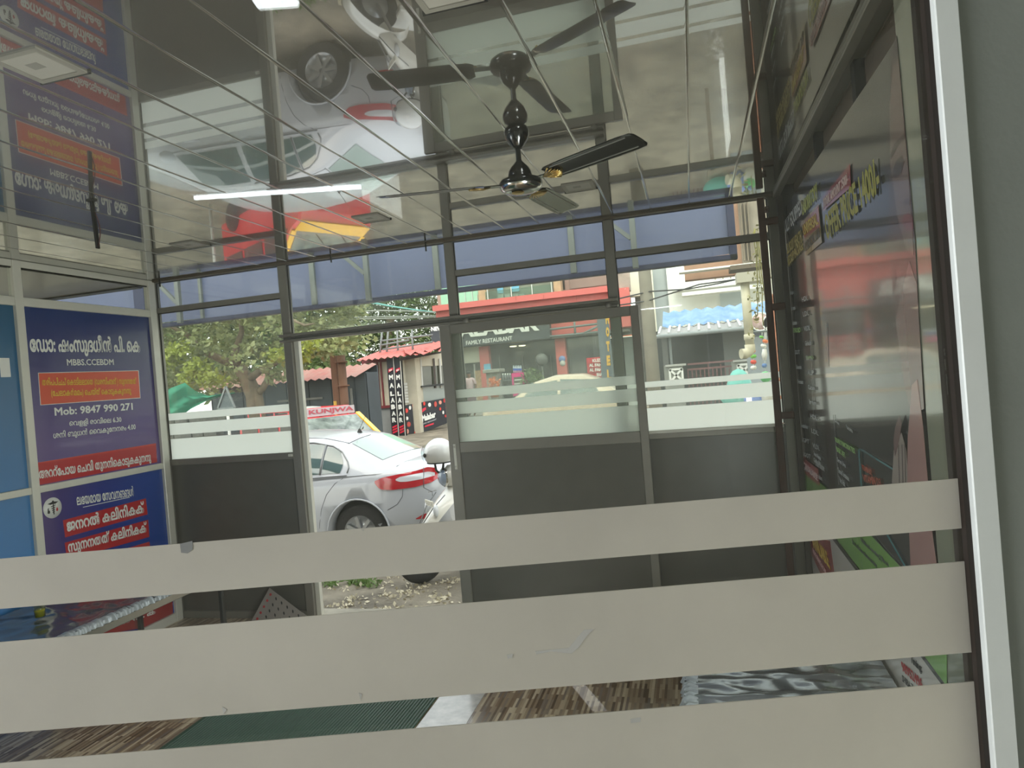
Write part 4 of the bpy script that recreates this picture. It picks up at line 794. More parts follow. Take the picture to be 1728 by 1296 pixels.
for s_ in (-.05, .05): build('chin_strap', MB().tube([hp + Vector((s_, -.02, -.08)), hp + Vector((s_ * .7, -.03, -.17)), hp + Vector((s_ * .2, -.02, -.20))], .012, 6), mat('black_strap', (26, 26, 28), 0.6), hel)

# ---- red and yellow van with roof rack
REDV = mat('red_van_paint', (206, 26, 44), 0.3, coat=0.8); YELV = mat('yellow_van_paint', (232, 178, 40), 0.3, coat=0.8)
vp = PY(566, 720, 11.2); va = math.radians(-32); vo = Vector((vp.x + .35, 11.0, gz_(11)))
van = thing('rescue_van', 'red and yellow van with a roof rack and lettered board, beyond the white sedan', 'van', tuple(vo))
vh = Vector((math.cos(va), math.sin(va), 0)); vs_ = Vector((-vh.y, vh.x, 0))
def vq(l, s_, z): return vo + vh * (l - 3.1) + vs_ * s_ + Vector((0, 0, z if z < 1.06 else 1.06 + (z - 1.06) * .76))
prof = [(0, .28), (-.02, .9), (.05, 1.45), (.18, 1.58), (2.42, 1.58), (3.02, 1.05), (3.30, .97), (3.38, .78), (3.40, .30)]
mb = MB(); mb.prism([vq(l, -.7, z) for l, z in prof], vs_ * 1.4); build('body', mb, REDV, van, 0.04)
def vquad(nm, pts, m, par=van, th=.01): a = [vq(*p) for p in pts]; n_ = (a[1] - a[0]).cross(a[2] - a[0]).normalized(); return build(nm, MB().prism(a, n_ * th), m, par)
ws = vquad('windscreen', [(3.0, -.60, 1.085), (3.0, .60, 1.085), (2.47, .56, 1.555), (2.47, -.56, 1.555)], mat('van_windscreen', (70, 82, 80), 0.15, coat=0.4, spec=0.5, var=0.5, vscale=6, col2=(130, 140, 134)))
for s_ in (-1, 1): build('pillar', MB().beam(vq(3.05, s_ * .665, 1.06), vq(2.42, s_ * .62, 1.60), .09, .04), YELV, van, 0.006)
vquad('bonnet', [(3.34, -.66, .95), (3.34, .66, .95), (3.03, .66, 1.062), (3.03, -.66, 1.062)], YELV, th=.02); vquad('scuttle', [(3.06, -.62, 1.055), (3.06, .62, 1.055), (2.99, .61, 1.10), (2.99, -.61, 1.10)], mat('grey_trim', (120, 122, 124), 0.4, 0.3), th=.016)
for s_ in (-.25, .25): build('wiper', MB().tube([vq(3.03, s_, 1.10), vq(2.85, s_ + .22, 1.25)], .008, 5), mat('black_plastic', (14, 14, 14), 0.7), ws)
for a_, b_ in ((1.95, 2.75), (1.05, 1.85), (.2, .95)): vquad('side_window', [(a_, -.702, 1.0), (b_ if b_ < 2.5 else 2.9, -.702, 1.0), (b_ if b_ < 2.5 else 2.45, -.702, 1.46), (a_, -.702, 1.46)], mat('van_glass', (40, 36, 40), 0.1, coat=1.0), th=.01)
vquad('door_frame', [(2.62, -.705, .95), (2.66, -.705, .95), (2.66, -.705, 1.35), (2.62, -.705, 1.42)], REDV, th=.014)
for l in (.65, 2.75):
    for s_ in (-.7, .7): build('wheel', MB().lathe([(0, -.06), (.15, -.07), (.27, -.07), (.29, 0), (.27, .07), (0, .06)], vq(l, s_ * .96, .29), 24, vs_), TYRE, van)
rk = build('roof_rack', MB().tube([vq(.3, -.6, 1.78), vq(2.15, -.6, 1.78), vq(2.3, -.5, 1.78), vq(2.3, .5, 1.78), vq(2.15, .6, 1.78), vq(.3, .6, 1.78), vq(.3, -.6, 1.78)], .018, 8), REDV, van)
mb = MB(); 
for l in (.3, .9, 1.5, 2.1):
    for s_ in (-.6, .6): mb.tube([vq(l, s_, 1.58), vq(l, s_, 1.78)], .012, 6)
    mb.tube([vq(l, -.6, 1.64), vq(l, .6, 1.64)], .012, 6)
build('rack_bars', mb, REDV, van)
bd = vquad('name_board', [(2.34, -.60, 1.60), (2.34, .60, 1.60), (2.34, .60, 1.79), (2.34, -.60, 1.79)], mat('board_white', (176, 168, 172), 0.4), th=.02)
txt('KUNJWA', vq(2.365, -.34, 1.63), vq(2.365, .57, 1.63), vq(2.365, -.34, 1.765), mat('faded_red_letters', (170, 70, 84), 0.5), bd, 0.035, 0.003)
build('spare_tyre', MB().lathe([(.10, 0), (.16, .0), (.30, .02), (.33, .06), (.30, .11), (.16, .13), (.10, .12)], vq(1.95, -.22, 1.68), 30), mat('dusty_tyre', (150, 152, 148), 0.7), van)
vquad('side_mirror', [(2.85, -.78, 1.0), (2.95, -.82, 1.0), (2.95, -.82, 1.14), (2.85, -.78, 1.14)], mat('black_plastic', (14, 14, 14), 0.7), th=.03)

# ---- corrugated shed behind
def corr(nm, p00, p01, p10, p11, m, par, per=.2, amp=.025, th=0.006):   # p00-p01 along the ridge direction
    n_ = int((p01 - p00).length / per * 4); up = (p01 - p00).cross(p10 - p00).normalized(); up = up if up.z > 0 else -up
    A = [p00.lerp(p01, i / n_) + up * amp * math.cos(i * math.pi / 2) for i in range(n_ + 1)]; B = [p10.lerp(p11, i / n_) + up * amp * math.cos(i * math.pi / 2) for i in range(n_ + 1)]
    mb = MB(); mb.grid([A, B]); mb.grid([[p - up * th for p in A], [p - up * th for p in B]]); return build(nm, mb, m, par)
RR = mat('red_roof_sheet', (176, 92, 82), 0.6, var=0.3, vscale=1.5, col2=(150, 120, 108)); NAVY = mat('grey_navy_sheet', (62, 70, 76), 0.6, var=0.2, vscale=2)
sh = T('shed', 'long dark grey sheet-metal shed under a faded red corrugated roof, behind the tree', 'shed', 480, 700, 18)
a, b = PY(340, 663, 17.6), PY(605, 629, 17.6); zf = (a.z + b.z) / 2
corr('roof_sheet', Vector((a.x, 17.5, zf)), Vector((b.x, 17.5, zf)), Vector((a.x, 18.9, zf + .36)), Vector((b.x, 18.9, zf + .36)), RR, sh, .25, .03)
n_ = 14
for k in range(n_): xa = a.x + (b.x - a.x) * k / n_; xb = a.x + (b.x - a.x) * (k + 1) / n_; build('wall_sheet', MB().box((xa + .01, 18.0 + .02 * (k % 2), .05), (xb, 18.05 + .02 * (k % 2), zf + .08)), NAVY, sh)
build('rear_wall', MB().box((a.x, 18.8, .05), (b.x, 18.85, zf + .3)), NAVY, sh)
for s_ in (a.x, b.x - .05): build('side_wall', MB().box((s_, 18.0, .05), (s_ + .05, 18.8, zf + .1)), NAVY, sh)
build('lath', MB().box((a.x + 2.3, 17.96, 1.6), (b.x - 1.4, 17.99, 1.66)), mat('worn_lath', (120, 120, 116), 0.7), sh); build('lath', MB().box((a.x + 2.3, 17.96, 1.25), (b.x - 1.6, 17.99, 1.30)), mat('worn_lath', (120, 120, 116), 0.7), sh)
rectY('door_edge', 594, 597, 655, 745, 17.9, .04, mat('worn_lath', (120, 120, 116), 0.7), sh)
STW = mat('old_stone', (92, 92, 88), 0.9, var=0.35, vscale=4, bump=0.4, bscale=10)
yw = struct('wall_yard', 'low rough wall under the green net on the left'); rd = random.Random(4)
for r_ in range(5):
    x = -20.0 + .2 * (r_ % 2)
    while x < PY(352, 690, 15.5).x:
        w_ = rd.uniform(.35, .6); build('stone', MB().box((x, 15.5 - rd.uniform(0, .05), -.02 + r_ * .30), (x + w_ - .02, 15.8, .26 + r_ * .30)), STW, yw, .015); x += w_

# ---- green net, warning sign back, rusty poles
gt = T('green_net', 'sea green shade net slung over the low yard wall at the left', 'net', 310, 670, 12)
top = [(268, 662), (290, 654), (312, 646), (330, 660), (352, 668), (378, 664), (396, 662)]; bot = [(268, 706), (290, 705), (306, 702), (322, 690), (345, 678), (376, 668), (396, 664)]
rows = [[PY(t[0] + (b[0] - t[0]) * j / 8, t[1] + (b[1] - t[1]) * j / 8, 12 + .10 * math.sin(j * 1.3 + i * 1.9)) for j in range(9)] for i, (t, b) in enumerate(zip(top, bot))]
build('net_sheet', MB().grid(rows), mat('green_shade_net', (58, 152, 122), 0.7, trans=0.4, bump=0.2, bscale=40), gt)
ts_ = T('warning_sign', 'back of a triangular road sign on a thin white pole, in front of the tree', 'sign', 384, 690, 11.5)
panY('plate', [(381, 652), (367.5, 690), (396.5, 688)], 11.5, .012, mat('sign_back_grey', (84, 92, 96), 0.5, 0.3), ts_)
for q in (((381, 652), (367.5, 690)), ((367.5, 690), (396.5, 688)), ((396.5, 688), (381, 652))): build('rim', MB().beam(PY(*q[0], 11.49), PY(*q[1], 11.49), .03, .03), mat('sign_rim', (120, 126, 128), 0.5, 0.3), ts_)
p = PY(384, 700, 11.55); build('pole', MB().tube([(p.x, 11.56, gz_(11.5)), (p.x, 11.56, PY(382, 665, 11.5).z)], .03, 10), mat('white_pole_paint', (200, 200, 196), 0.5), ts_)
RS = mat('rusted_steel', (104, 74, 56), 0.8, 0.2, var=0.35, vscale=3)
rp = T('rusty_pole', 'pair of rusty steel poles with flanges and yellow paint, beside the shed', 'pole', 577, 700, 14)
pr = PY(569, 660, 14); build('upright', MB().box((pr.x - .09, 13.95, gz_(14)), (pr.x + .07, 14.08, PY(569, 600, 14).z)), RS, rp, .01); build('paint_mark', MB().box((pr.x - .085, 13.945, .8), (pr.x - .01, 13.95, 1.55)), mat('worn_yellow', (196, 158, 60), 0.6, var=0.2), rp)
p2 = PY(580, 660, 13.9); build('upright', MB().tube([(p2.x, 13.9, gz_(14)), (p2.x, 13.9, PY(580, 600, 14).z)], .095, 14), RS, rp)
for y in (652, 702, 612): z = PY(580, y, 13.9).z; build('flange', MB().lathe([(.0, 0), (.14, 0), (.14, .03), (0, .03)], (p2.x, 13.9, z), 16), RS, rp)

# ---- trees
def leaves(nm, cents, n, size, m, par, asp=.45, droop=.3, seed=1):
    rd = random.Random(seed); vs = []; fs = []
    for _ in range(n):
        c, r_, sq = rd.choice(cents); d = Vector((rd.gauss(0, 1), rd.gauss(0, 1), rd.gauss(0, 1))).normalized() * (r_ * rd.random() ** .4); d.z *= sq
        p = c + d; a = Vector((rd.gauss(0, 1), rd.gauss(0, 1), rd.gauss(0, .6) - droop)).normalized(); b = a.cross(Vector((rd.gauss(0, 1), rd.gauss(0, 1), rd.gauss(0, 1)))).normalized(); s_ = size * rd.uniform(.6, 1.3); k = len(vs)
        vs += [p, p + a * s_ * .5 + b * s_ * asp * .5, p + a * s_, p + a * s_ * .5 - b * s_ * asp * .5]; fs.append((k, k + 1, k + 2, k + 3))
    inv = RM[root_of(par).name].inverted(); me = bpy.data.meshes.new(nm); me.from_pydata([tuple(inv @ v) for v in vs], [], fs); me.materials.append(m); o = bpy.data.objects.new(nm, me); C.objects.link(o); o.parent = par; o['kind'] = 'stuff'; return o
LF1 = mat('leaf_light_green', (104, 114, 76), 0.5, trans=0.35, var=0.45, vscale=1.3, col2=(188, 194, 132)); LF2 = mat('leaf_dark_green', (52, 78, 44), 0.42, trans=0.25, var=0.45, vscale=2.5, col2=(140, 164, 92)); BARK = mat('grey_brown_bark', (112, 98, 80), 0.9, var=0.35, vscale=6, bump=0.4, bscale=14)
LF3 = mat('leaf_yellow_green', (146, 156, 70), 0.5, trans=0.4, var=0.3, vscale=2)
tr = T('street_tree', 'broad leafy street tree with forked grey trunk behind the left window', 'tree', 440, 690, 14)
b0 = PY(436, 720, 14); b0.z = gz_(14)
build('trunk', MB().tube([b0, PY(432, 690, 14), PY(428, 665, 14), PY(416, 638, 14), PY(402, 618, 13.9)], [.22, .20, .19, .17, .13], 12), BARK, tr)
build('branch', MB().tube([PY(418, 642, 14), PY(440, 625, 13.8), PY(470, 610, 13.6), PY(490, 596, 13.4)], [.10, .08, .06, .03], 8), BARK, tr)
build('branch', MB().tube([PY(430, 668, 14), PY(443, 656, 14), PY(452, 640, 14), PY(456, 620, 14)], [.10, .08, .07, .04], 8), BARK, tr)
build('branch', MB().tube([PY(402, 618, 13.9), PY(372, 606, 13.6), PY(340, 592, 13.3), PY(318, 566, 13.0), PY(290, 552, 12.8), PY(268, 546, 12.6)], [.11, .09, .07, .055, .035, .02], 8), BARK, tr)
build('branch', MB().tube([PY(402, 618, 13.9), PY(396, 596, 13.8), PY(408, 560, 13.6), PY(404, 520, 13.6)], [.11, .09, .06, .03], 8), BARK, tr)
build('branch', MB().tube([PY(480, 530, 12.6), PY(498, 542, 12.6), PY(514, 549, 12.6), PY(530, 546, 12.6)], [.02, .03, .03, .015], 6), BARK, tr)
rd = random.Random(11); cents = []
for px in range(255, 600, 20):
    for py in range(440, 660, 20):
        lim = 655 - max(0, px - 300) * .12 if px < 520 else 620 - (px - 520) * .45
        if py < lim and not (395 < px < 450 and py > 610): cents.append((PY(px + rd.uniform(-12, 12), py + rd.uniform(-12, 12), rd.uniform(12.6, 16.5)), rd.uniform(.2, .5), .7))
leaves('foliage', cents, 17000, .15, LF1, tr, .55, .2, 2)
yc = [(PY(x, y, 12.4), .3, .6) for x, y in ((290, 600), (305, 590), (280, 610), (320, 640), (360, 640), (470, 600), (330, 620), (480, 470), (520, 580), (500, 600))]
leaves('young_foliage', yc, 1500, .12, LF3, tr, .55, .2, 5)
mg = T('mango_tree', 'dark mango tree with long drooping leaves behind the kiosk', 'tree', 650, 600, 26)
g0 = PY(650, 600, 29); build('trunk', MB().tube([(g0.x, 29, .3), (g0.x, 29, 3.0), (g0.x + .4, 29, 5)], [.35, .3, .2], 10), BARK, mg)
cents = [(PY(px + rd.uniform(-8, 8), py + rd.uniform(-8, 8), rd.uniform(28, 31)), rd.uniform(.5, .9), .8) for px in range(556, 745, 16) for py in range(470, 650, 16)]
leaves('foliage', cents, 13000, .36, LF2, mg, .22, .5, 3)
bt_ = T('background_tree', 'dense dark green tree mass filling the far left behind the shed', 'tree', 400, 640, 24)
build('trunk', MB().tube([PY(400, 640, 24.5), PY(400, 560, 24.5)], .3, 8), BARK, bt_)
cents = [(PY(px, py, rd.uniform(23, 26)), rd.uniform(.9, 1.3), .8) for px in range(150, 572, 26) for py in range(440, 670, 26)]
leaves('foliage', cents, 13000, .42, LF2, bt_, .4, .3, 9)
wd = thing('weeds', 'small green weeds growing along the yard edge outside the doorway', 'weeds', tuple(PZ(600, 985, -0.21))); wd['kind'] = 'stuff'
cents = [(PZ(x, y, -0.20), .07, .5) for x, y in ((600, 984), (612, 986), (632, 988), (565, 988), (550, 985), (625, 984), (595, 981))]
leaves('blades', cents, 260, .07, mat('weed_green', (108, 136, 70), 0.5, trans=0.3), wd, .3, -.6, 4)
lt = thing('dry_leaf_litter', 'scattered pale dry leaves on the asphalt outside the doorway', 'litter', tuple(PZ(650, 1000, -0.21))); lt['kind'] = 'stuff'
cents = [(PZ(rd.uniform(525, 780), rd.uniform(972, 1030), -0.20), .12, .05) for _ in range(40)]
leaves('dry_leaves', cents, 420, .045, mat('dry_leaf', (206, 196, 170), 0.8), lt, .6, 0, 6)
# ---- kiosk with banners
CRM = mat('cream_sheet', (196, 188, 168), 0.6, var=0.1, vscale=3); MAR = mat('maroon_frame', (110, 34, 40), 0.5); GRYW = mat('grey_cement_paint', (128, 130, 130), 0.7, var=0.1); BNR = mat('black_banner_print', (30, 31, 40), 0.45); PNK = mat('crimson_print', (210, 30, 62), 0.4)
ZK = 21.0
kk = T('kiosk', 'small cream food kiosk with maroon frames and red corrugated roof, left of the restaurant', 'kiosk', 690, 700, ZK)
rectY('front_wall', 617, 668, 689, 760, ZK, .08, GRYW, kk); rectY('cream_panel', 617, 668, 612, 689, ZK + .02, .05, CRM, kk)
for a, b, t, bt in ((613.5, 618, 608, 690), (637.5, 640, 611, 686), (643.5, 646, 611, 686)): rectY('mullion', a, b, t, bt, ZK - .03, .06, MAR, kk)
rectY('sill', 614, 668, 685, 689.5, ZK - .05, .08, MAR, kk); rectY('head', 613, 668, 606, 611, ZK - .04, .07, MAR, kk)
def slant(nm, l0, l1, t, b, m, dy=0.0, th=.03, fn=None):   # right-hand face of the kiosk, receding: l in px, uses a receding plane
    return None
K0 = PY(684, 700, ZK); KD = Vector((.62, .78, 0)).normalized(); KN = Vector((KD.y, -KD.x, 0))
def PK(x, y, off=0.0):   # on the receding counter face
    r = ray(x, y); o = K0 + KN * off; t = (o - CAM).dot(KN) / r.dot(KN); return CAM + r * t
def kpan(nm, pts, m, off=0.0, th=.03, par=kk): return build(nm, MB().prism([PK(a, b, off) for a, b in pts], KN * -th), m, par)
kpan('side_wall', [(676, 606), (708, 603), (713, 676), (684, 684)], CRM); 
for k in range(7): kpan('slat', [(680, 646.5 + k * 5), (708, 643.5 + k * 5), (708.3, 647 + k * 5), (680.4, 650.5 + k * 5)], mat('pale_slat', (206, 204, 196), 0.6), .03, .02)
kpan('upper_panel', [(707, 604), (752, 592), (754, 616), (710, 618)], CRM, -.02)
kpan('serving_window', [(710, 619), (754, 616), (757, 648), (713, 652)], mat('kiosk_glass', (70, 72, 60), 0.1, coat=1.0, var=.3, vscale=2), -.06)
for x in (709, 731, 741): kpan('mullion', [(x, 605), (x + 2.4, 604.5), (x + 5.6, 655), (x + 3.2, 655)], mat('white_frame', (196, 194, 186), 0.5) if x != 731 else mat('brown_post', (70, 56, 50), 0.5), .03)
kpan('shelf', [(712, 651), (757, 646), (757, 649), (712, 654)], mat('dark_shelf', (40, 42, 42), 0.4), .15, .2)
kpan('display_glass', [(684, 684), (757, 671), (757, 649), (712, 654), (712, 660), (684, 664)], mat('display_glass', (130, 138, 132), 0.1, coat=1.0), -.02)
kpan('red_box', [(706, 658), (709, 657), (711, 677), (708, 679)], mat('faded_red', (196, 96, 90), 0.5), .05)
rp0, rp1 = PY(604, 609, ZK - .5), PY(672, 600, ZK - .5)
corr('roof_sheet', Vector((rp0.x, ZK - .6, rp0.z)), Vector((rp1.x + .9, ZK - .6, rp0.z + .02)), Vector((rp0.x, ZK + 2.4, rp0.z + .55)), Vector((rp1.x + .9, ZK + 2.4, rp0.z + .55)), mat('red_kiosk_roof', (176, 88, 80), 0.5, var=.15), kk, .22, .03)
corr('roof_sheet', PK(684, 598, .9), PK(749, 590, .9), PK(680, 590, -1.6), PK(737, 586, -1.6), mat('red_kiosk_roof', (176, 88, 80), 0.5, var=.15), kk, .35, .05)
kpan('eave_board', [(676, 603), (752, 592), (752, 594.5), (676, 609)], mat('dark_brown_board', (52, 42, 38), 0.6), .5, .05)
build('ridge_box', MB().box((rp0.x + .1, ZK + .1, .2), (rp1.x + .3, ZK + 2.2, rp0.z - .05)), CRM, kk)
mb = MB()
for a, b in (((640, 608), (645, 556)), ((672, 603), (670, 556)), ((697, 600), (695, 556)), ((652, 606), (655, 556)), ((645, 575), (730, 565)), ((646, 590), (730, 577)), ((640, 583), (690, 574))): mb.tube([PY(*a, ZK + .8), PY(*b, ZK + .8)], .035, 6)
build('roof_rail', mb, mat('grey_pipe', (112, 118, 118), 0.5), kk)
# two tall standing banners
bn = T('standing_banner', 'tall black banner with white vertical lettering and red stripes, left one beside the kiosk corner', 'banner', 664, 740, ZK - .4, group='tall black banners at the kiosk corner'); YB = ZK - .4
def vban(root, xl, xr, dxb, tt, bb, let, slope):
    pts = [(xl, tt), (xr, tt - slope), (xr + dxb, bb - slope), (xl + dxb, bb)]
    build('sheet', MB().prism([PY(a, b, YB) for a, b in pts], (0, .03, 0)), BNR, root)
    w_ = xr - xl; ys = [(633, 641), (647, 655), (661, 668.5), (671.5, 680), (683, 691), (694.5, 702), (705, 713)] if let else []
    f = lambda y: (y - tt) / (bb - tt) * dxb
    for c_, (y0, y1) in zip('MALABAR', ys): TY(c_, (xl + w_ * .22 + f(y1), y1), (xl + w_ * .82 + f(y1), y1 - 1), (xl + w_ * .22 + f(y0), y0), YB, WHT, root, .06, .02)
    panY('red_flash', [(xl + w_ * .15 + f(628), 629), (xl + w_ * .85 + f(624), 624), (xl + w_ * .85 + f(620), 620), (xl + w_ * .2 + f(623), 623)], YB - .02, .015, PNK, root); TY('NEW', (xl + w_ * .3 + f(627), 627), (xl + w_ * .75 + f(626), 625.5), (xl + w_ * .3 + f(623), 624), YB - .02, WHT, root, .05, .02)
    for k in range(3): panY('red_stripe', [(xl + w_ * .15 + f(720 + k * 4.5), 720 + k * 4.5), (xl + w_ * .85 + f(717 + k * 4.5), 716.5 + k * 4.5), (xl + w_ * .85 + f(717 + k * 4.5), 719.5 + k * 4.5), (xl + w_ * .15 + f(720 + k * 4.5), 723 + k * 4.5)], YB - .02, .015, PNK, root)
    panY('pole', [(xr - .8, tt - 2), (xr + .3, tt - 2), (xr + .3 + dxb, bb), (xr - .8 + dxb, bb)], YB - .035, .02, mat('white_frame', (196, 194, 186), 0.5), root)
vban(bn, 652, 663.5, 10, 605, 742, True, .8)
bn2 = T('standing_banner', 'tall black banner with white vertical lettering and red stripes, right one with a dark edge', 'banner', 680, 740, ZK - .4, group='tall black banners at the kiosk corner'); vban(bn2, 664.5, 675, 9.5, 603, 741, True, .6)
panY('dark_edge', [(675, 603), (678, 603), (687, 738), (684, 740)], YB, .03, mat('black_plastic', (14, 14, 14), 0.7), bn2)
mb3 = thing('counter_banner', 'wide black food banner with white restaurant name, hung along the kiosk counter', 'banner', tuple(K0 - Vector((0, 0, 1.2))))
kpan('sheet', [(683, 684), (757, 671), (760, 712), (687, 741)], BNR, .12, .03, mb3)
def TK(body, a, b, c, m, bold=.03): return txt(body, PK(*a, .14), PK(*b, .14), PK(*c, .14), m, mb3, bold, .01)
TK('Malabar', (712.5, 712), (735.5, 704), (711.5, 701), WHT, .05); TK('FAMILY RESTAURANT', (713, 717), (736, 708.5), (713, 714.5), mat('light_grey_print', (170, 170, 174), .5), .03)
kpan('red_tag', [(717, 718.5), (732, 713.5), (732, 716), (717, 721)], PNK, .14, .01, mb3); kpan('red_flash', [(712.5, 696), (719, 691), (718.5, 687), (713, 690)], PNK, .14, .01, mb3)
rd = random.Random(21)
for k, (x, y, r_) in enumerate(((686, 693, 4), (692, 688, 2.6), (699, 690, 3), (697, 684, 2), (706, 683, 3), (716, 681, 2.5), (725, 683, 3.6), (735, 682, 3.4), (743, 679, 3.5), (750, 676, 2.6), (754, 688, 3), (748, 696, 2.2), (690, 716, 4.5), (688, 728, 3), (752, 702, 2.4), (743, 690, 2), (687, 706, 3.2), (700, 730, 1.6))):
    c_ = [(226, 60, 50), (230, 226, 220), (190, 70, 60), (214, 150, 130), (176, 36, 40)][k % 5]
    kpan('food_picture', [(x + r_ * math.cos(q * math.pi / 4) * .7, y + r_ * math.sin(q * math.pi / 4) * (1.4 if k % 2 else 1)) for q in range(8)], mat('print_%d_%d_%d' % c_, c_, .4), .135, .008, mb3)

# ---- restaurant
YR = 26.0
REDF = mat('red_facade', (200, 100, 94), 0.6, var=0.08, vscale=.6); SLT = mat('slate_sign', (62, 66, 70), 0.5); DKG = mat('dark_shopfront_glass', (58, 56, 54), 0.12, coat=.8, var=.3, vscale=.8); TAN = mat('tan_stone', (176, 152, 120), 0.8, var=.3, vscale=3)
rs = T('restaurant', 'two-storey restaurant with red fascia, black name board and dark shopfront', 'building', 880, 650, YR)
rectY('upper_wall', 736, 1062, 430, 530, YR + 1.6, .3, mat('pink_brown_wall', (190, 158, 146), .8, var=.15, vscale=.7), rs)
rectY('green_glass', 742, 806, 440, 527, YR + .6, .06, mat('green_tinted_glass', (136, 190, 160), .15, coat=.8), rs)
for x in (756, 770, 783, 795): rectY('glazing_bar', x, x + .8, 440, 525, YR + .56, .04, mat('pale_metal', (190, 200, 194), .4), rs)
rectY('stone_pier', 806, 818, 440, 522, YR + .5, .5, TAN, rs); rectY('stone_pier', 933, 945, 430, 510, YR + .5, .5, TAN, rs)
rectY('balcony_recess', 818, 933, 450, 516, YR + 1.4, .1, mat('grey_olive_recess', (116, 122, 106), .6, var=.25, vscale=1.0), rs)
for x in (822, 862, 897, 930): rectY('rail_post', x, x + 1.4, 478 - (x - 822) * .1, 517 - (x - 822) * .1, YR + .35, .05, mat('pale_metal', (190, 200, 194), .4), rs)
rectY('rail_glass', 819, 932, 486, 516, YR + .42, .03, glass('rail_glass', (206, 222, 212)), rs)
for x, w_ in ((840, 10), (852, 9), (866, 8), (876, 9)): rectY('balcony_chair', x, x + w_, 496, 513, YR + 1.0, .25, mat('pale_chair', (170, 178, 172), .5), rs)
rectY('notice', 839, 849, 484, 495, YR + 1.3, .03, mat('sky_blue_sign', (110, 176, 206), .5), rs); rectY('notice', 862, 876, 483, 492, YR + 1.3, .03, mat('sky_blue_sign', (110, 176, 206), .5), rs)
rectY('upper_window', 948, 953, 470, 489, YR + 1.5, .05, DKG, rs); rectY('upper_window', 960, 1026, 462, 484, YR + 1.5, .05, mat('brownish_glass', (140, 116, 106), .3), rs)
for (a, b, t, bt, dy) in ((728, 1063, 497, 507, 0.0), (736, 1063, 506, 569, .25)):   # fascia beams: levels given at mid-span
    rectY('fascia_beam', a, b, t, bt, YR + dy, .5, REDF, rs)
for x in (806, 870, 917, 972): rectY('fascia_joint', x, x + .7, 497, 507, YR - .01, .02, mat('dark_red_joint', (150, 60, 58), .7), rs)  # darker red strips at the fascia joints
rectY('name_board', 730, 928, 540, 580.5, YR - .5, .35, SLT, rs); rectY('name_board_return', 727, 748, 545, 590, YR - .6, .4, mat('dark_slate', (52, 54, 62), .5), rs)
YS = YR - .52
nbd = [o_ for o_ in bpy.data.objects if o_.parent == rs and o_.name.startswith('name_board')][0]
TY('MALABAR', (750, 573), (911, 557.5), (748, 550), YS, WHT, rs, .045, .04); TY('FAMILY RESTAURANT', (787, 582.5), (865, 574), (786.5, 575.5), YS, WHT, rs, .02, .03); TY('NEW', (728, 559), (748, 557.5), (727.5, 552), YR - .62, WHT, rs, .05, .02)
rectY('cream_panel', 762, 812, 586, 613, YR + .1, .1, mat('cream_panel_paint', (198, 194, 176), .6), rs)
rectY('back_wall', 762, 830, 612, 690, YR + .6, .1, mat('grey_interior', (100, 100, 94), .7, var=.2), rs); rectY('door_frame', 784, 787, 614, 690, YR + .3, .06, mat('white_frame', (196, 194, 186), 0.5), rs); rectY('door_frame', 802, 804, 614, 690, YR + .3, .06, mat('white_frame', (196, 194, 186), 0.5), rs)
rectY('lattice_board', 804, 814, 625, 690, YR + .2, .05, mat('tan_lattice', (176, 146, 110), .7, var=.5, vscale=9), rs)
rectY('white_column', 776, 781, 612, 690, YR, .3, mat('white_frame', (196, 194, 186), 0.5), rs)
rectY('red_column', 812, 828, 584, 690, YR, .4, REDF, rs); rectY('red_column', 940, 957, 565, 680, YR, .4, REDF, rs)
rectY('blue_notice', 816.5, 828, 614, 624, YR - .04, .03, mat('sky_blue_sign', (110, 176, 206), .5), rs)
rectY('shopfront', 828, 1030, 570, 690, YR + .3, .1, DKG, rs); rectY('ceiling_soffit', 728, 1062, 571, 575, YR - .3, 2.0, mat('dark_soffit', (84, 78, 74), .7), rs)
for x in (866, 881): p = PY(x, 584 - (x - 866) * .09, YR - .1); build('canopy_lamp', MB().lathe([(0, -.04), (.12, -.03), (.14, 0), (0, 0)], (p.x, YR - .1, p.z), 16), mat('lit_canopy_lamp', (255, 240, 210), .5, emit=(255, 236, 200), estr=3.0), rs)
st_ = build('round_sticker', MB().lathe([(0, .01), (.13, .01), (.13, 0)], PY(948.5, 606, YR - .01), 20, (0, -1, 0)), mat('pale_blue_emblem', (120, 140, 196), .5), rs); build('round_sticker', MB().lathe([(0, .012), (.11, .012), (.11, 0)], PY(949.5, 613, YR - .01), 20, (0, -1, 0)), mat('white_frame', (196, 194, 186), 0.5), rs)
mb = MB()
for a, b in (((928, 556), (1013, 546)), ((928, 568), (1013, 560)), ((969, 541), (971, 566)), ((1011, 536), (1012, 562)), ((982, 564), (1012, 549))): mb.tube([PY(*a, YR - .7), PY(*b, YR - .7)], .045, 6)
build('awning_pipe', mb, mat('grey_pipe', (112, 118, 118), 0.5), rs)
for x in (845, 884, 911, 918, 932, 965, 990): rectY('glass_bar', x, x + .9, 600, 690, YR + .22, .05, mat('faint_bar', (92, 90, 84), .4), rs)
rectY('salmon_pipe', 1028, 1076, 566, 568, YR - .2, .08, mat('salmon_pipe', (226, 120, 90), .5), rs)
rectY('shutter', 1030, 1076, 569, 700, YR + .4, .06, mat('grey_shutter', (96, 100, 98), .6, var=.3, vscale=1.2), rs); rectY('dark_band', 1030, 1076, 552, 566, YR + .3, .06, mat('grey_interior', (100, 100, 94), .7), rs); rectY('red_end_wall', 1030, 1064, 486, 552, YR - .2, .3, REDF, rs)
rectY('stained_wall', 1034, 1062, 440, 492, YR - .1, .3, mat('stained_brown_wall', (168, 150, 140), .8, var=.3, vscale=1.5), rs)
lb_ = T('lettered_menu_board', 'red menu board with white dish names beside the slate pillar', 'sign', 1004, 640, 22)
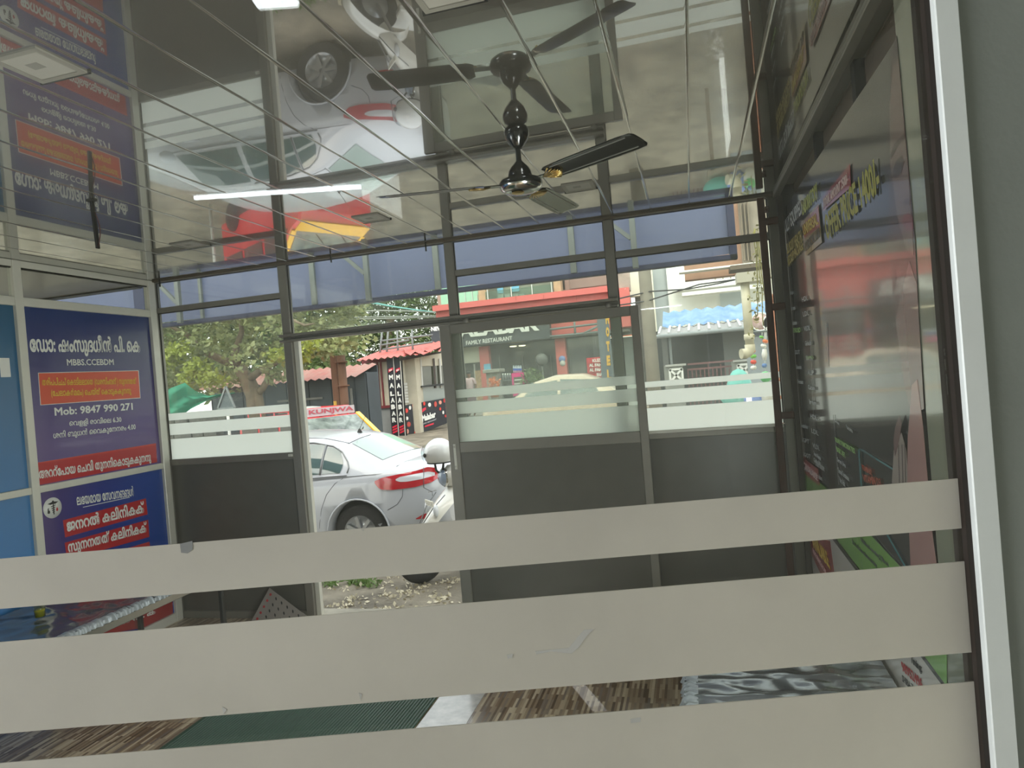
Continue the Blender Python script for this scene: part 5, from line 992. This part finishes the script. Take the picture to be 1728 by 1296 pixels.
rectY('board', 991, 1017, 603, 645, 22, .05, mat('crimson_board', (196, 30, 46), .5), lb_)
for k, t in enumerate(('KUZHI', 'AL FAHAM', 'AL FAHAM', 'SHAWAYA')): y = 611.5 + k * 7.9; x0 = (1000, 994.5, 995, 1007)[k]; TY(t, (x0, y), (x0 + (20, 30, 30, 26)[k], y - 1.6), (x0 - .5, y - 5.5), 21.98, WHT, lb_, .05, .02)
for x in (993, 1014): rectY('leg', x, x + 1.2, 640, 710, 22.02, .04, mat('grey_pipe', (112, 118, 118), 0.5), lb_)
for k in range(4): rectY('divider', 991, 1017, 612.8 + k * 7.9, 613.6 + k * 7.9, 21.98, .02, mat('dark_crimson', (130, 16, 30), .5), lb_)
hp_ = T('lettered_pillar_sign', 'tall slate pillar sign with yellow letters reading HOTEL downwards', 'sign', 1022, 650, 20)
build('pillar', MB().box((PY(1013, 600, 20).x, 19.9, gz_(20)), (PY(1031, 600, 20).x, 20.25, PY(1020, 528, 20).z)), mat('slate_pillar', (96, 104, 114), .6, var=.1), hp_)
for c_, y in zip('HOTEL', (530, 552, 576, 600, 624)): TY(c_, (1023 + (y - 552) * .03, y + 17), (1029 + (y - 552) * .03, y + 16.5), (1022 + (y - 552) * .03, y), 19.88, mat('amber_letters', (220, 168, 60), .5), hp_, .07, .02)
for c_, y in (('B', 654), ('K', 680)): TY(c_, (1023, y + 8), (1031, y + 7), (1022.5, y - 2), 19.88, WHT, hp_, .06, .02)
# pink fridge, bottles, pedestal, planter, standing fan
fr = T('display_fridge', 'small magenta display fridge in front of the shopfront', 'fridge', 874, 660, 24.5)
rectY('cabinet', 864.5, 885, 629, 668, 24.5, .5, mat('magenta_plastic', (222, 40, 132), .4), fr); rectY('door_glass', 867.5, 882, 636, 655, 24.47, .03, mat('kiosk_glass', (70, 72, 60), 0.1), fr)
for y in (640, 646.5): rectY('shelf', 868, 881.5, y, y + 1.8, 24.45, .02, WHT, fr)
bt0 = None
for i, x in enumerate((867.5, 870.5, 873.5, 876.5, 879.5)):
    lab = 'water bottle with blue label on the magenta fridge, leftmost of the row'
    p = PY(x, 629, 24.7)
    if bt0 is None:
        bt0 = thing('water_bottle', lab, 'bottle', tuple(p), 0, 'water bottles on the magenta fridge'); build('bottle', MB().lathe([(0, 0), (.032, 0), (.032, .2), (.014, .25), (.014, .28), (0, .28)], p, 12), mat('bottle_plastic', (190, 200, 206), .2), bt0); build('label', MB().lathe([(.034, .08), (.034, .16)], p, 12), mat('blue_label', (50, 90, 180), .4), bt0)
    else: c_ = copy_tree(bt0); c_.location = p; c_['label'] = 'water bottle with blue label on the magenta fridge, %s from the left' % ('', 'second', 'third', 'fourth', 'last')[i]
jr0 = None
for i, x in enumerate((849.5, 853.5, 857.5, 861.5)):
    p = PY(x, 641, 24.9)
    if jr0 is None:
        jr0 = thing('glass_jar', 'clear jar with white lid on the thin rack, leftmost of the row', 'jar', tuple(p), 0, 'glass jars left of the magenta fridge'); build('jar', MB().lathe([(0, 0), (.038, 0), (.04, .16), (.028, .2), (0, .2)], p, 12), mat('jar_glass', (136, 142, 144), .15), jr0); build('lid', MB().lathe([(.03, .2), (.03, .24), (0, .24)], p, 12), WHT, jr0)
    else: c_ = copy_tree(jr0); c_.location = p; c_['label'] = 'clear jar with white lid on the thin rack, %s from the left' % ('', 'second', 'third', 'last')[i]
sf = T('jar_shelf', 'thin grey rack shelf carrying the glass jars', 'shelf', 855, 645, 24.9); p0, p1 = PY(846, 641.5, 24.9), PY(864, 640, 24.9)
build('shelf_board', MB().box((p0.x, 24.75, p1.z - .05), (p1.x, 25.1, p1.z - .005)), mat('grey_pipe', (112, 118, 118), 0.5), sf)
for x in (p0.x, p1.x - .03): build('leg', MB().box((x, 24.9, gz_(24.9)), (x + .03, 24.94, p1.z - .05)), mat('grey_pipe', (112, 118, 118), 0.5), sf)
pd = T('stone_pedestal', 'grey stone wash stand beside the red column', 'pedestal', 832, 650, 24); p = PY(832, 640, 24)
build('shaft', MB().box((p.x - .22, 23.9, gz_(24)), (p.x + .22, 24.3, PY(832, 628, 24).z)), mat('grey_granite', (150, 148, 140), .5, var=.2), pd); build('slab', MB().box((PY(818, 624, 24).x, 23.7, PY(832, 629, 24).z), (PY(846, 624, 24).x, 24.5, PY(832, 623, 24).z)), mat('grey_granite', (150, 148, 140), .5, var=.2), pd, .02)
pt_ = T('potted_plant', 'orange flowering potted plant in front of the stone wash stand', 'plant', 834, 655, 23); p = PY(834, 656, 23)
build('stand', MB().lathe([(0, -1.2), (.12, -1.2), (.05, -.9), (.05, -.5), (.14, -.3)], p, 14), mat('grey_granite', (150, 148, 140), .5), pt_); build('pot', MB().lathe([(0, -.3), (.14, -.3), (.18, 0), (0, 0)], p, 14), mat('terracotta', (176, 100, 66), .8), pt_); leaves('blooms', [(p + Vector((0, 0, .18)), .22, 1.2)], 160, .10, mat('orange_bloom', (222, 120, 60), .6), pt_, .6, 0, 3)
sg_ = T('green_shrub', 'green leafy shrub in a tub before the dark shopfront', 'plant', 898, 650, 24.6); p = PY(898, 645, 24.6)
build('tub', MB().lathe([(0, -1.3), (.22, -1.3), (.25, -.3), (0, -.3)], p, 14), mat('dark_tub', (60, 58, 54), .8), sg_); leaves('foliage', [(p, .45, 1.3)], 700, .15, LF2, sg_, .4, 0, 8)
pf = T('pedestal_fan', 'grey standing fan inside the shopfront left of the second red column', 'fan', 914, 640, 25.6); p = PY(914, 607, 25.6)
build('fan_head', MB().lathe([(0, .1), (.15, .09), (.24, .02), (.24, -.02), (.15, -.05), (0, -.06)], p, 20, (0, -1, 0)), mat('fan_grey', (96, 96, 94), .4), pf); build('pole', MB().tube([p, Vector((p.x, 25.7, gz_(25)))], .03, 8), mat('fan_grey', (96, 96, 94), .4), pf)
# person at the doorway
pz = PY(791.5, 634, 24.6); FZ = pz.z - 1.52
pe = thing('person', 'person in a pale pink shirt and checked maroon waist cloth standing in the restaurant doorway', 'person', (pz.x, 24.6, FZ))
build('plinth', MB().box((pz.x - 1.0, 24.3, gz_(24)), (pz.x + 0.36, 26.6, FZ)), mat('grey_granite', (150, 148, 140), .5, var=.2), rs)
SK = mat('brown_skin', (134, 88, 66), .6); SH = mat('pale_pink_shirt', (214, 184, 190), .8); LG = mat('maroon_check_cloth', (120, 86, 96), .8, var=.3, vscale=12); HR = mat('black_hair', (22, 20, 20), .6)
def skinned(nm, verts, edges, radii, m, par, sub=1):
    me = bpy.data.meshes.new(nm); me.from_pydata(verts, edges, []); o = bpy.data.objects.new(nm, me); C.objects.link(o); sk = o.modifiers.new('s', 'SKIN')
    for i, r_ in enumerate(radii): me.skin_vertices[0].data[i].radius = r_ if isinstance(r_, tuple) else (r_, r_)
    me.skin_vertices[0].data[0].use_root = True; sb = o.modifiers.new('u', 'SUBSURF'); sb.levels = sub
    bpy.context.view_layer.update(); dg = bpy.context.evaluated_depsgraph_get(); n2 = bpy.data.meshes.new_from_object(o.evaluated_get(dg)); bpy.data.objects.remove(o)
    n2.polygons.foreach_set('use_smooth', [True] * len(n2.polygons)); n2.materials.append(m); q = bpy.data.objects.new(nm, n2); C.objects.link(q); q.parent = par; return q
V_ = [(0, 0, .92), (0, 0, 1.10), (0, 0, 1.28), (0, 0, 1.38), (0, -.01, 1.44), (0, -.02, 1.54), (0, -.02, 1.62), (-.09, 0, .86), (-.10, .01, .48), (-.10, .03, .08), (-.10, -.10, .03), (.09, 0, .86), (.10, .01, .48), (.10, .03, .08), (.10, -.10, .03),
      (-.17, 0, 1.36), (-.22, .01, 1.10), (-.23, -.05, .86), (-.23, -.07, .80), (-.235, -.10, .74), (.17, 0, 1.36), (.24, .02, 1.10), (.20, -.10, .90), (.18, -.14, .86), (.165, -.18, .81)]
E_ = [(0, 1), (1, 2), (2, 3), (3, 4), (4, 5), (5, 6), (0, 7), (7, 8), (8, 9), (9, 10), (0, 11), (11, 12), (12, 13), (13, 14), (3, 15), (15, 16), (16, 17), (17, 18), (18, 19), (3, 20), (20, 21), (21, 22), (22, 23), (23, 24)]
R_ = [(.15, .10), (.14, .10), (.16, .11), (.11, .08), .05, (.075, .09), (.065, .075), .08, .06, .04, .035, .08, .06, .04, .035, .055, .042, .028, .03, .014, .055, .042, .028, .03, .014]
bd_ = skinned('body', V_, E_, R_, SK, pe)
for hx, hz, s_ in ((-.235, .74, -1), (.165, .81, 1)):
    hy = -.10 if s_ < 0 else -.18
    for k in range(4): a = (k - 1.5) * .012; o = build('finger', MB().tube([RM[pe.name] @ Vector((hx + a, hy - .01, hz + .01)), RM[pe.name] @ Vector((hx + a * 1.3, hy - .035, hz - .03)), RM[pe.name] @ Vector((hx + a * 1.2, hy - .03, hz - .055 + abs(k - 1.5) * .006))], [.008, .007, .005], 6), SK, pe)
    build('thumb', MB().tube([RM[pe.name] @ Vector((hx - s_ * .02, hy, hz + .04)), RM[pe.name] @ Vector((hx - s_ * .045, hy - .02, hz + .005))], [.009, .006], 6), SK, pe)
skinned('shirt', [(0, 0, .86), (0, 0, 1.10), (0, 0, 1.28), (0, 0, 1.39), (-.17, 0, 1.365), (-.215, .01, 1.17), (.17, 0, 1.365), (.23, .02, 1.17)], [(0, 1), (1, 2), (2, 3), (3, 4), (4, 5), (3, 6), (6, 7)], [(.175, .125), (.165, .12), (.18, .13), (.11, .09), .07, .062, .07, .062], SH, pe)
build('waist_cloth', MB().lathe([(.165, .92), (.185, .80), (.20, .50), (.21, .18), (.19, .17)], (pz.x, 24.6, FZ), 20), LG, pe)
wq = lambda x, y, z: (pz.x + x, 24.6 + y, FZ + z)
build('hair', MB().ball(wq(0, .0, 1.63), .092, 14, (1, 1.1, .72)), HR, pe); build('nose', MB().ball(wq(0, -.115, 1.55), .016, 8, (.8, 1.2, 1.4)), SK, pe)
for s_ in (-1, 1): build('eye', MB().ball(wq(s_ * .032, -.098, 1.585), .012, 8, (1.2, .6, .7)), HR, pe); build('ear', MB().ball(wq(s_ * .084, -.01, 1.56), .022, 8, (.4, .8, 1.3)), SK, pe)
build('mouth', MB().ball(wq(0, -.103, 1.51), .02, 8, (1.3, .4, .35)), mat('lips', (110, 56, 50), .6), pe); build('moustache', MB().ball(wq(0, -.106, 1.525), .022, 8, (1.3, .4, .3)), HR, pe)

# ---- beige car before the restaurant
BG = mat('beige_car_paint', (206, 186, 164), .3, coat=.8); cb_ = PY(955, 660, 17.5); bc = thing('beige_hatchback', 'rounded beige car parked on the slope before the restaurant, seen through the door pane', 'car', (cb_.x, 18.4, gz_(18)))
def bq(l, w_, z): return Vector((cb_.x - .35 + l, 18.4 + w_, gz_(18) + z * 1.1))
prf = [(-2.0, .35, .45), (-1.95, .72, .7), (-1.55, .92, .85), (-1.15, .98, .84), (-.55, 1.36, .62), (.0, 1.48, .60), (.75, 1.46, .60), (1.25, 1.28, .62), (1.65, 1.0, .78), (1.9, .75, .7), (1.95, .4, .5)]
rows = []
for i in range(41):
    l = -2.0 + 3.95 * i / 40
    for a_, b_ in zip(prf[:-1], prf[1:]):
        if l <= b_[0] + 1e-6: t = (l - a_[0]) / (b_[0] - a_[0]); zt, wt = a_[1] + (b_[1] - a_[1]) * t, a_[2] + (b_[2] - a_[2]) * t; break
    wb_ = .84 if -1.8 < l < 1.75 else .7; zb_ = min(.92, zt)
    h_ = [(-wb_ * .9, .25), (-wb_, .5), (-wb_, .75), (-wb_ * .97, zb_ - .02), (-wt - .02 if zt > .95 else -wb_ * .9, zt - .06 if zt > .95 else zb_), (-wt * .8, zt - .01), (0, zt + .01)]
    rows.append([bq(l, *q) for q in h_] + [bq(l, -q[0], q[1]) for q in h_[::-1][1:]])
mb = MB(); mb.grid(rows); build('body', mb, BG, bc)
def bgl(pts): build('side_glass', MB().prism([bq(*p) for p in pts], (0, -.015, 0)), TINT, bc)
bgl([(-.85, -.80, .98), (.1, -.80, .96), (.1, -.66, 1.36), (-.5, -.67, 1.30)]); bgl([(.18, -.80, .96), (1.2, -.79, 1.0), (.95, -.66, 1.32), (.18, -.66, 1.37)])
build('windscreen', MB().prism([bq(-1.1, -.68, 1.0), bq(-1.1, .68, 1.0), bq(-.58, .55, 1.34), bq(-.58, -.55, 1.34)], (-.012, 0, .012)), mat('bright_rear_glass', (150, 166, 160), 0.05), bc)
for l in (-1.2, 1.2):
    for s_ in (-1, 1): build('wheel', MB().lathe([(0, .02), (.18, .03), (.28, .02), (.3, 0), (.28, -.15), (0, -.16)], bq(l, s_ * .80, .30), 24, (0, s_, 0)), TYRE, bc)

# ---- right side: poles, neighbour buildings, lean-to, gate, drainpipe
CON = mat('weathered_concrete', (132, 126, 114), .9, var=.25, vscale=3, bump=.2, bscale=14)
cp_ = PY(1096, 560, 13.5); up_ = thing('concrete_pole', 'thick weathered concrete utility pole right of the door leaf', 'pole', (cp_.x, 13.5, gz_(13.5)))
build('shaft', MB().tube([(cp_.x, 13.5, gz_(13.5)), (cp_.x, 13.5, 3.0), (cp_.x, 13.5, 7.5)], [.135, .122, .10], 18), CON, up_)
for q in (((1040, 505), (1096, 492), (1160, 488), (1215, 478), (1250, 470)), ((1045, 515), (1092, 508), (1180, 480), (1240, 472))): build('cable', MB().tube([PY(a, b, 13.4 - .0 * i) for i, (a, b) in enumerate(q)], .014, 5), mat('black_cable', (50, 50, 52), .6), up_)
ww = T('cream_building', 'tall cream and grey building behind the concrete pole', 'building', 1100, 620, 30)
rectY('cream_pier', 1059, 1078, 400, 500, 27, .5, mat('cream_white_wall', (226, 222, 204), .8, var=.06), ww); rectY('cream_pier', 1096, 1106, 440, 620, 27.2, .5, mat('cream_white_wall', (226, 222, 204), .8), ww)
rectY('grey_wall', 1100, 1142, 445, 640, 28, .4, mat('pale_grey_wall', (172, 178, 180), .8, var=.08, vscale=1), ww); rectY('corner_strip', 1126, 1141, 440, 520, 27.8, .1, mat('slate_corner', (110, 124, 132), .7), ww); rectY('pier', 1078, 1098, 480, 690, 27.5, .3, mat('grey_interior', (100, 100, 94), .7), ww)
wh_ = T('white_house', 'sunlit white house with stained parapet above the blue roofing', 'building', 1220, 560, 24); WHW = mat('sunlit_white_wall', (232, 232, 226), .8, var=.06, vscale=1.2)
rectY('wall', 1133, 1330, 440, 690, 24, .3, WHW, wh_); rectY('parapet', 1133, 1330, 458, 481, 23.2, .6, WHW, wh_); rectY('ledge', 1150, 1330, 484, 490, 22.9, .5, WHW, wh_)
for k in range(12): rectY('stain', 1160 + k * 6.5, 1162.5 + k * 6.5, 462, 468 + (k * 7 % 5), 23.18, .02, mat('dark_stain', (150, 146, 136), .9), wh_)
rectY('grey_panel', 1215, 1262, 484, 520, 23.9, .1, mat('pale_blue_grey', (186, 196, 200), .8), wh_); rectY('roof_ledge', 1250, 1330, 508, 516, 22.6, .5, WHW, wh_)
bb_ = T('brick_building', 'peach brown building end high up at the right', 'building', 1270, 430, 14)
PCH = mat('peach_brown_wall', (164, 128, 106), .85, var=.15, vscale=1.5); rectY('wall', 1150, 1252, 330, 468, 14, .3, PCH, bb_); rectY('grey_wall', 1250, 1345, 330, 462, 13.8, .3, mat('grey_brown_wall', (142, 132, 118), .85, var=.25, vscale=2), bb_)
for x in (1252, 1258, 1264): rectY('pilaster', x, x + 2.2, 340, 440, 13.7, .1, mat('dark_pilaster', (120, 108, 92), .8), bb_)
rectY('white_ledge', 1145, 1290, 449, 452, 13.5, .3, WHW, bb_); rectY('eave', 1232, 1345, 442, 449, 13.2, .6, mat('eave_brown', (96, 84, 70), .8), bb_)
lt_ = T('lean_to', 'dark lean-to with faded blue ridge sheet and grey ribbed roof', 'shed', 1190, 600, 17); BLS = mat('faded_blue_sheet', (84, 132, 190), .6, var=.2, vscale=3, col2=(140, 168, 200)); GRS = mat('grey_ribbed_sheet', (150, 148, 150), .6, var=.1)
a, b = PY(1117, 536, 17), PY(1330, 515, 17)
a2, b2 = PY(1112, 564, 16), PY(1330, 548, 16); zt = (a.z + b.z) / 2; zb2 = (a2.z + b2.z) / 2; zt2 = PY(1220, 540, 16.6).z
corr('ridge_sheet', Vector((a.x, 16.9, zt2 - .02)), Vector((b.x, 16.9, zt2 - .02)), Vector((a.x, 18.2, PY(1220, 517, 18.2).z)), Vector((b.x, 18.2, PY(1220, 517, 18.2).z)), BLS, lt_, .27, .03)
corr('roof_sheet', Vector((a2.x, 15.9, zb2)), Vector((b2.x, 15.9, zb2)), Vector((a2.x, 17.0, zt2 - .03)), Vector((b2.x, 17.0, zt2 - .03)), GRS, lt_, .22, .02)
k_ = a2.x
while k_ < b2.x: build('rib', MB().beam((k_, 15.9, zb2 + .03), (k_ + .02, 17.0, zt2), .05, .04), mat('pale_rib', (186, 186, 186), .6), lt_); k_ += .22
build('gutter', MB().tube([(a2.x - .1, 15.85, zb2 - .03), (b2.x, 15.85, zb2 - .03)], .045, 8), mat('grey_gutter', (140, 146, 148), .5), lt_)
rectY('back_wall', 1112, 1340, 548, 720, 18, .2, mat('dark_interior', (58, 62, 62), .6, var=.3, vscale=1), lt_); rectY('side_panel', 1222, 1262, 556, 640, 16.8, .1, mat('mid_grey_panel', (106, 108, 106), .7), lt_); rectY('side_panel', 1119, 1128, 566, 650, 16.6, .1, mat('mid_grey_panel', (106, 108, 106), .7), lt_)
rectY('post', 1134.5, 1138.5, 566, 735, 16, .08, mat('grey_pipe', (112, 118, 118), 0.5), lt_)
GPM = mat('grey_gatepost_paint', (132, 134, 128), .8, var=.1)
gts = T('yard_gate', 'low maroon steel gate between two grey gateposts with white cross motifs', 'gate', 1190, 660, 15.2)
for xa, xb, yt in ((1124, 1156, 616), (1239, 1270, 608)):
    g_ = rectY('gatepost', xa, xb, yt, 720, 15.2, .42, GPM, gts); rectY('cap', xa - 1.5, xb + 1.5, yt - 1.5, yt + 2, 15.15, .5, mat('pale_cap', (170, 170, 164), .8), gts)
    A_, B_ = PY(xa + 6, yt + 8, 15.18), PY(xb - 5, yt + 8, 15.18); s_ = B_.x - A_.x; z0 = A_.z
    for p_, q_ in (((0, 0), (s_, 0)), ((0, -s_), (s_, -s_)), ((0, 0), (0, -s_)), ((s_, 0), (s_, -s_)), ((0, 0), (s_, -s_)), ((s_, 0), (0, -s_))): build('motif', MB().beam((A_.x + p_[0], 15.185, z0 + p_[1]), (A_.x + q_[0], 15.185, z0 + q_[1]), .03, .045), WHT, gts)
MRP = mat('dull_maroon', (116, 82, 82), .6)
for y in (615, 624, 660, 700): a_, b_ = PY(1160, y, 15.4), PY(1240, y - 6, 15.4); build('rail', MB().box((a_.x, 15.38, a_.z - .02), (b_.x, 15.42, a_.z + .02)), MRP, gts)
for k in range(12): x = 1162 + k * 7; p_ = PY(x, 640, 15.4); build('bar', MB().box((p_.x - .012, 15.39, -.0), (p_.x + .012, 15.41, PY(x, 622, 15.4).z if k not in (5, 8) else PY(x, 614, 15.4).z)), MRP, gts)
PVC = mat('yellowed_pvc', (200, 192, 168), .5, var=.12, vscale=5)
dp_ = PY(1261, 530, 8.0); dpp = thing('drainpipe', 'thick yellowed PVC drainpipe with hopper above and elbow below', 'pipe', (dp_.x, 8.0, 2.0))
t_, b_ = PY(1256, 470, 8.0), PY(1266, 586, 8.0); build('pipe', MB().tube([(dp_.x, 8, t_.z), (dp_.x, 8, b_.z)], .048, 18), PVC, dpp)
build('coupling', MB().lathe([(.048, 0), (.056, .005), (.056, .06), (.048, .065)], (dp_.x, 8, b_.z + .08), 18), PVC, dpp)
build('elbow', MB().tube([(dp_.x, 8, b_.z + .03), (dp_.x, 8, b_.z - .02), (dp_.x - .02, 7.99, b_.z - .05), (dp_.x - .05, 7.98, b_.z - .065), (dp_.x - .10, 7.96, b_.z - .065)], .056, 16), PVC, dpp)
rectY('hopper', 1243, 1287, 458, 475, 7.9, .25, mat('hopper_grey', (184, 178, 162), .6), dpp); rectY('wall_bracket', 1283, 1340, 452, 466, 8.0, .2, mat('hopper_grey', (184, 178, 162), .6), dpp)
VG = mat('dry_vine', (128, 122, 66), .8, var=.3, vscale=9); vn = thing('hanging_vine', 'dry greenish vine stems hanging in front of the drainpipe at right', 'vine', tuple(PY(1281, 560, 7.0)))
rd = random.Random(5)
for k in range(4):
    pts = []; x = 1272 + k * 2.2
    for y in range(385 + k * 5, 556 - 14 * k, 11): x += rd.uniform(-1.6, 2.4) * .8 + .35; pts.append(PY(x, y, 7.0 + k * .03))
    build('stem', MB().tube(pts, .0055, 5), VG, vn)
leaves('vine_leaves', [(PY(1275 + rd.uniform(-5, 9), y, 7.0), .05, 1.4) for y in range(390, 560, 14)], 110, .045, VG, vn, .5, .4, 12)
tp = thing('terracotta_pipe', 'slim orange brown speckled pipe standing between the corner posts', 'pipe', tuple(Vector((PY(1312, 600, 6.0).x, 6.0, gz_(6))))); x_ = PY(1311, 560, 6.0).x
build('pipe', MB().tube([(x_, 6.0, -.21), (x_, 6.0, PY(1311, 505, 6.0).z)], .036, 14), mat('terracotta_speckle', (176, 112, 82), .8, var=.35, vscale=14), tp); build('pipe_cap', MB().lathe([(0, .05), (.03, .04), (.045, .0), (.036, -.02)], (x_, 6.0, PY(1311, 505, 6.0).z), 14), mat('terracotta_speckle', (176, 112, 82), .8), tp)
rsn = T('round_sign', 'dark sign with round white-ringed food pictures beyond the drainpipe', 'sign', 1290, 560, 13)
rectY('board', 1266, 1340, 530, 566, 13.0, .06, mat('dark_slate', (52, 54, 62), .5), rsn)
for x, y, r_ in ((1283, 543, 15), (1302, 545, 14)):
    c_ = PY(x, y, 12.96); rr = r_ / 1161 * 13; g_ = build('ring', MB().lathe([(rr * .86, .01), (rr, .01), (rr, 0), (rr * .86, 0), (rr * .86, .01)], c_, 32, (0, -1, 0)), WHT, rsn); build('picture', MB().lathe([(0, .008), (rr * .87, .008), (rr * .87, 0)], c_, 28, (0, -1, 0)), mat('food_photo', (196, 120, 116), .5, var=.5, vscale=9, col2=(214, 196, 190)), g_)
rectY('grey_shutter', 1266, 1345, 566, 770, 13.4, .06, mat('cool_grey_shutter', (128, 134, 138), .6, var=.08), rsn)
# hanging toys and packets
GRPT = 'bright packets hanging on strings by the drainpipe'
def strip(nm, lab, pts, cols, Y=9.2, r_=.04):
    t = thing(nm, lab, 'toy', tuple(PY(*pts[-1], Y)), 0, GRPT)
    build('string', MB().tube([PY(pts[0][0], 560, Y)] + [PY(a, b, Y) for a, b in pts], .004, 5), mat('white_string', (220, 220, 216), .6), t)
    for i, (a, b) in enumerate(zip(pts[:-1], pts[1:])):
        p_, q_ = PY(*a, Y), PY(*b, Y); c_ = cols[i % len(cols)]
        build('packet', MB().tube([p_.lerp(q_, .15), p_.lerp(q_, .5), p_.lerp(q_, .85)], [r_ * .7, r_, r_ * .6], 8), mat('toy_%d_%d_%d' % c_, c_, .4), t)
O_, G_, W_, B_ = (230, 120, 60), (110, 190, 70), (230, 228, 224), (90, 130, 190)
strip('packet_string', 'orange and white packets strung diagonally beside the corner post', [(1293, 572), (1290, 580), (1287, 588)], [O_, W_], 9.2)
strip('packet_string', 'green packet hanging high left of the orange ones', [(1286, 566), (1284, 572)], [G_], 9.2, .03)
strip('packet_string', 'orange, green and white packets hanging just below the drainpipe elbow', [(1269, 588), (1271, 597), (1272, 606), (1271, 616), (1272, 625)], [O_, G_, (220, 70, 50), W_], 9.2)
strip('packet_string', 'single blue and white packet on a long string by the corner post', [(1290, 585), (1290, 612), (1290, 622)], [W_, B_], 9.2, .035)
single('packet_bag', MB().ball(PY(1248, 655, 11.2), .19, 14, (1.0, .7, 1.6)), mat('aqua_plastic_bag', (130, 206, 196), .35, trans=.3, bump=.6, bscale=6), 'crumpled aqua plastic bag standing beside the right gatepost, upper', 'bag')
single('packet_bag', MB().ball(PY(1243, 668, 10.8), .22, 14, (1.1, .7, .8)), mat('aqua_plastic_bag', (130, 206, 196), .35), 'crumpled aqua plastic bag low beside the blue bag', 'bag')
single('blue_bag', MB().ball(PY(1273, 670, 10.7), .17, 14, (.95, .8, 1.0)), mat('blue_plastic_bag', (96, 128, 204), .35, bump=.6, bscale=6), 'crumpled blue plastic bag between aqua bag and white sack', 'bag')
single('white_sack', MB().ball(PY(1296, 670, 10.6), .12, 12, (.8, .7, 1.3)), mat('white_frame', (196, 194, 186), 0.5), 'small white sack right of the blue bag', 'sack')
single('green_ball', MB().ball(PY(1292, 636, 9.6), .075, 14), mat('green_balloon', (60, 186, 96), .3, coat=.8), 'shiny green ball behind the top frosted band at right', 'ball')
single('stall_table', MB().box((PY(1225, 690, 10.9).x, 10.3, PY(1260, 689, 10.7).z - .05), (PY(1320, 690, 10.9).x, 11.4, PY(1260, 689, 10.7).z)).box((PY(1230, 690, 10.9).x, 10.35, -.2), (PY(1236, 690, 10.9).x, 10.45, PY(1260, 689, 10.7).z)).box((PY(1312, 690, 10.9).x, 11.2, -.2), (PY(1318, 690, 10.9).x, 11.3, PY(1260, 689, 10.7).z)), mat('stall_wood', (126, 110, 92), .8), 'low wooden stall table carrying the plastic bags', 'table')
# overhead wires left of the restaurant
wr_ = thing('overhead_wire', 'thin turquoise wire sagging from the fascia to the restaurant roof', 'wire', tuple(PY(622, 510, 12)))
build('wire', MB().tube([PY(622, 510, 12), PY(665, 518, 15), PY(700, 523, 18), PY(735, 527, 24)], .022, 5), mat('turquoise_wire', (110, 186, 180), .6), wr_)
w2 = thing('overhead_wire', 'bundle of grey wires running level above the mango tree', 'wire', tuple(PY(595, 535, 18)))
for k, (dy, c_) in enumerate(((0, 0), (2.5, 1), (-9, 2))): build('wire', MB().tube([PY(590, 536 + dy, 18), PY(640, 535 + dy * 1.2, 18), PY(690, 534 + dy, 19), PY(735, 533 + dy * .6, 22)], .02, 5), mat('grey_wire', (150, 154, 146), .6), w2)

hr = thing('hanging_rail', 'thin rail over the bright packets, running right from the drainpipe', 'rail', tuple(PY(1300, 559, 9.2)))
build('rail', MB().tube([PY(1262, 561, 9.2), PY(1350, 554, 9.2)], .012, 8), mat('grey_pipe', (112, 118, 118), 0.5), hr)
nw = struct('wall_neighbour', 'neighbouring side wall beyond the right corner'); xa = PY(1348, 560, 8).x
build('wall_face', MB().box((xa, 6.6, -.22), (xa + .2, 10.4, 3.4)), mat('cream_white_wall', (226, 222, 204), .8), nw); build('ball_string', MB().tube([PY(1292, 559, 9.4), PY(1292, 630, 9.6)], .003, 5), mat('white_string', (220, 220, 216), .6), nw)
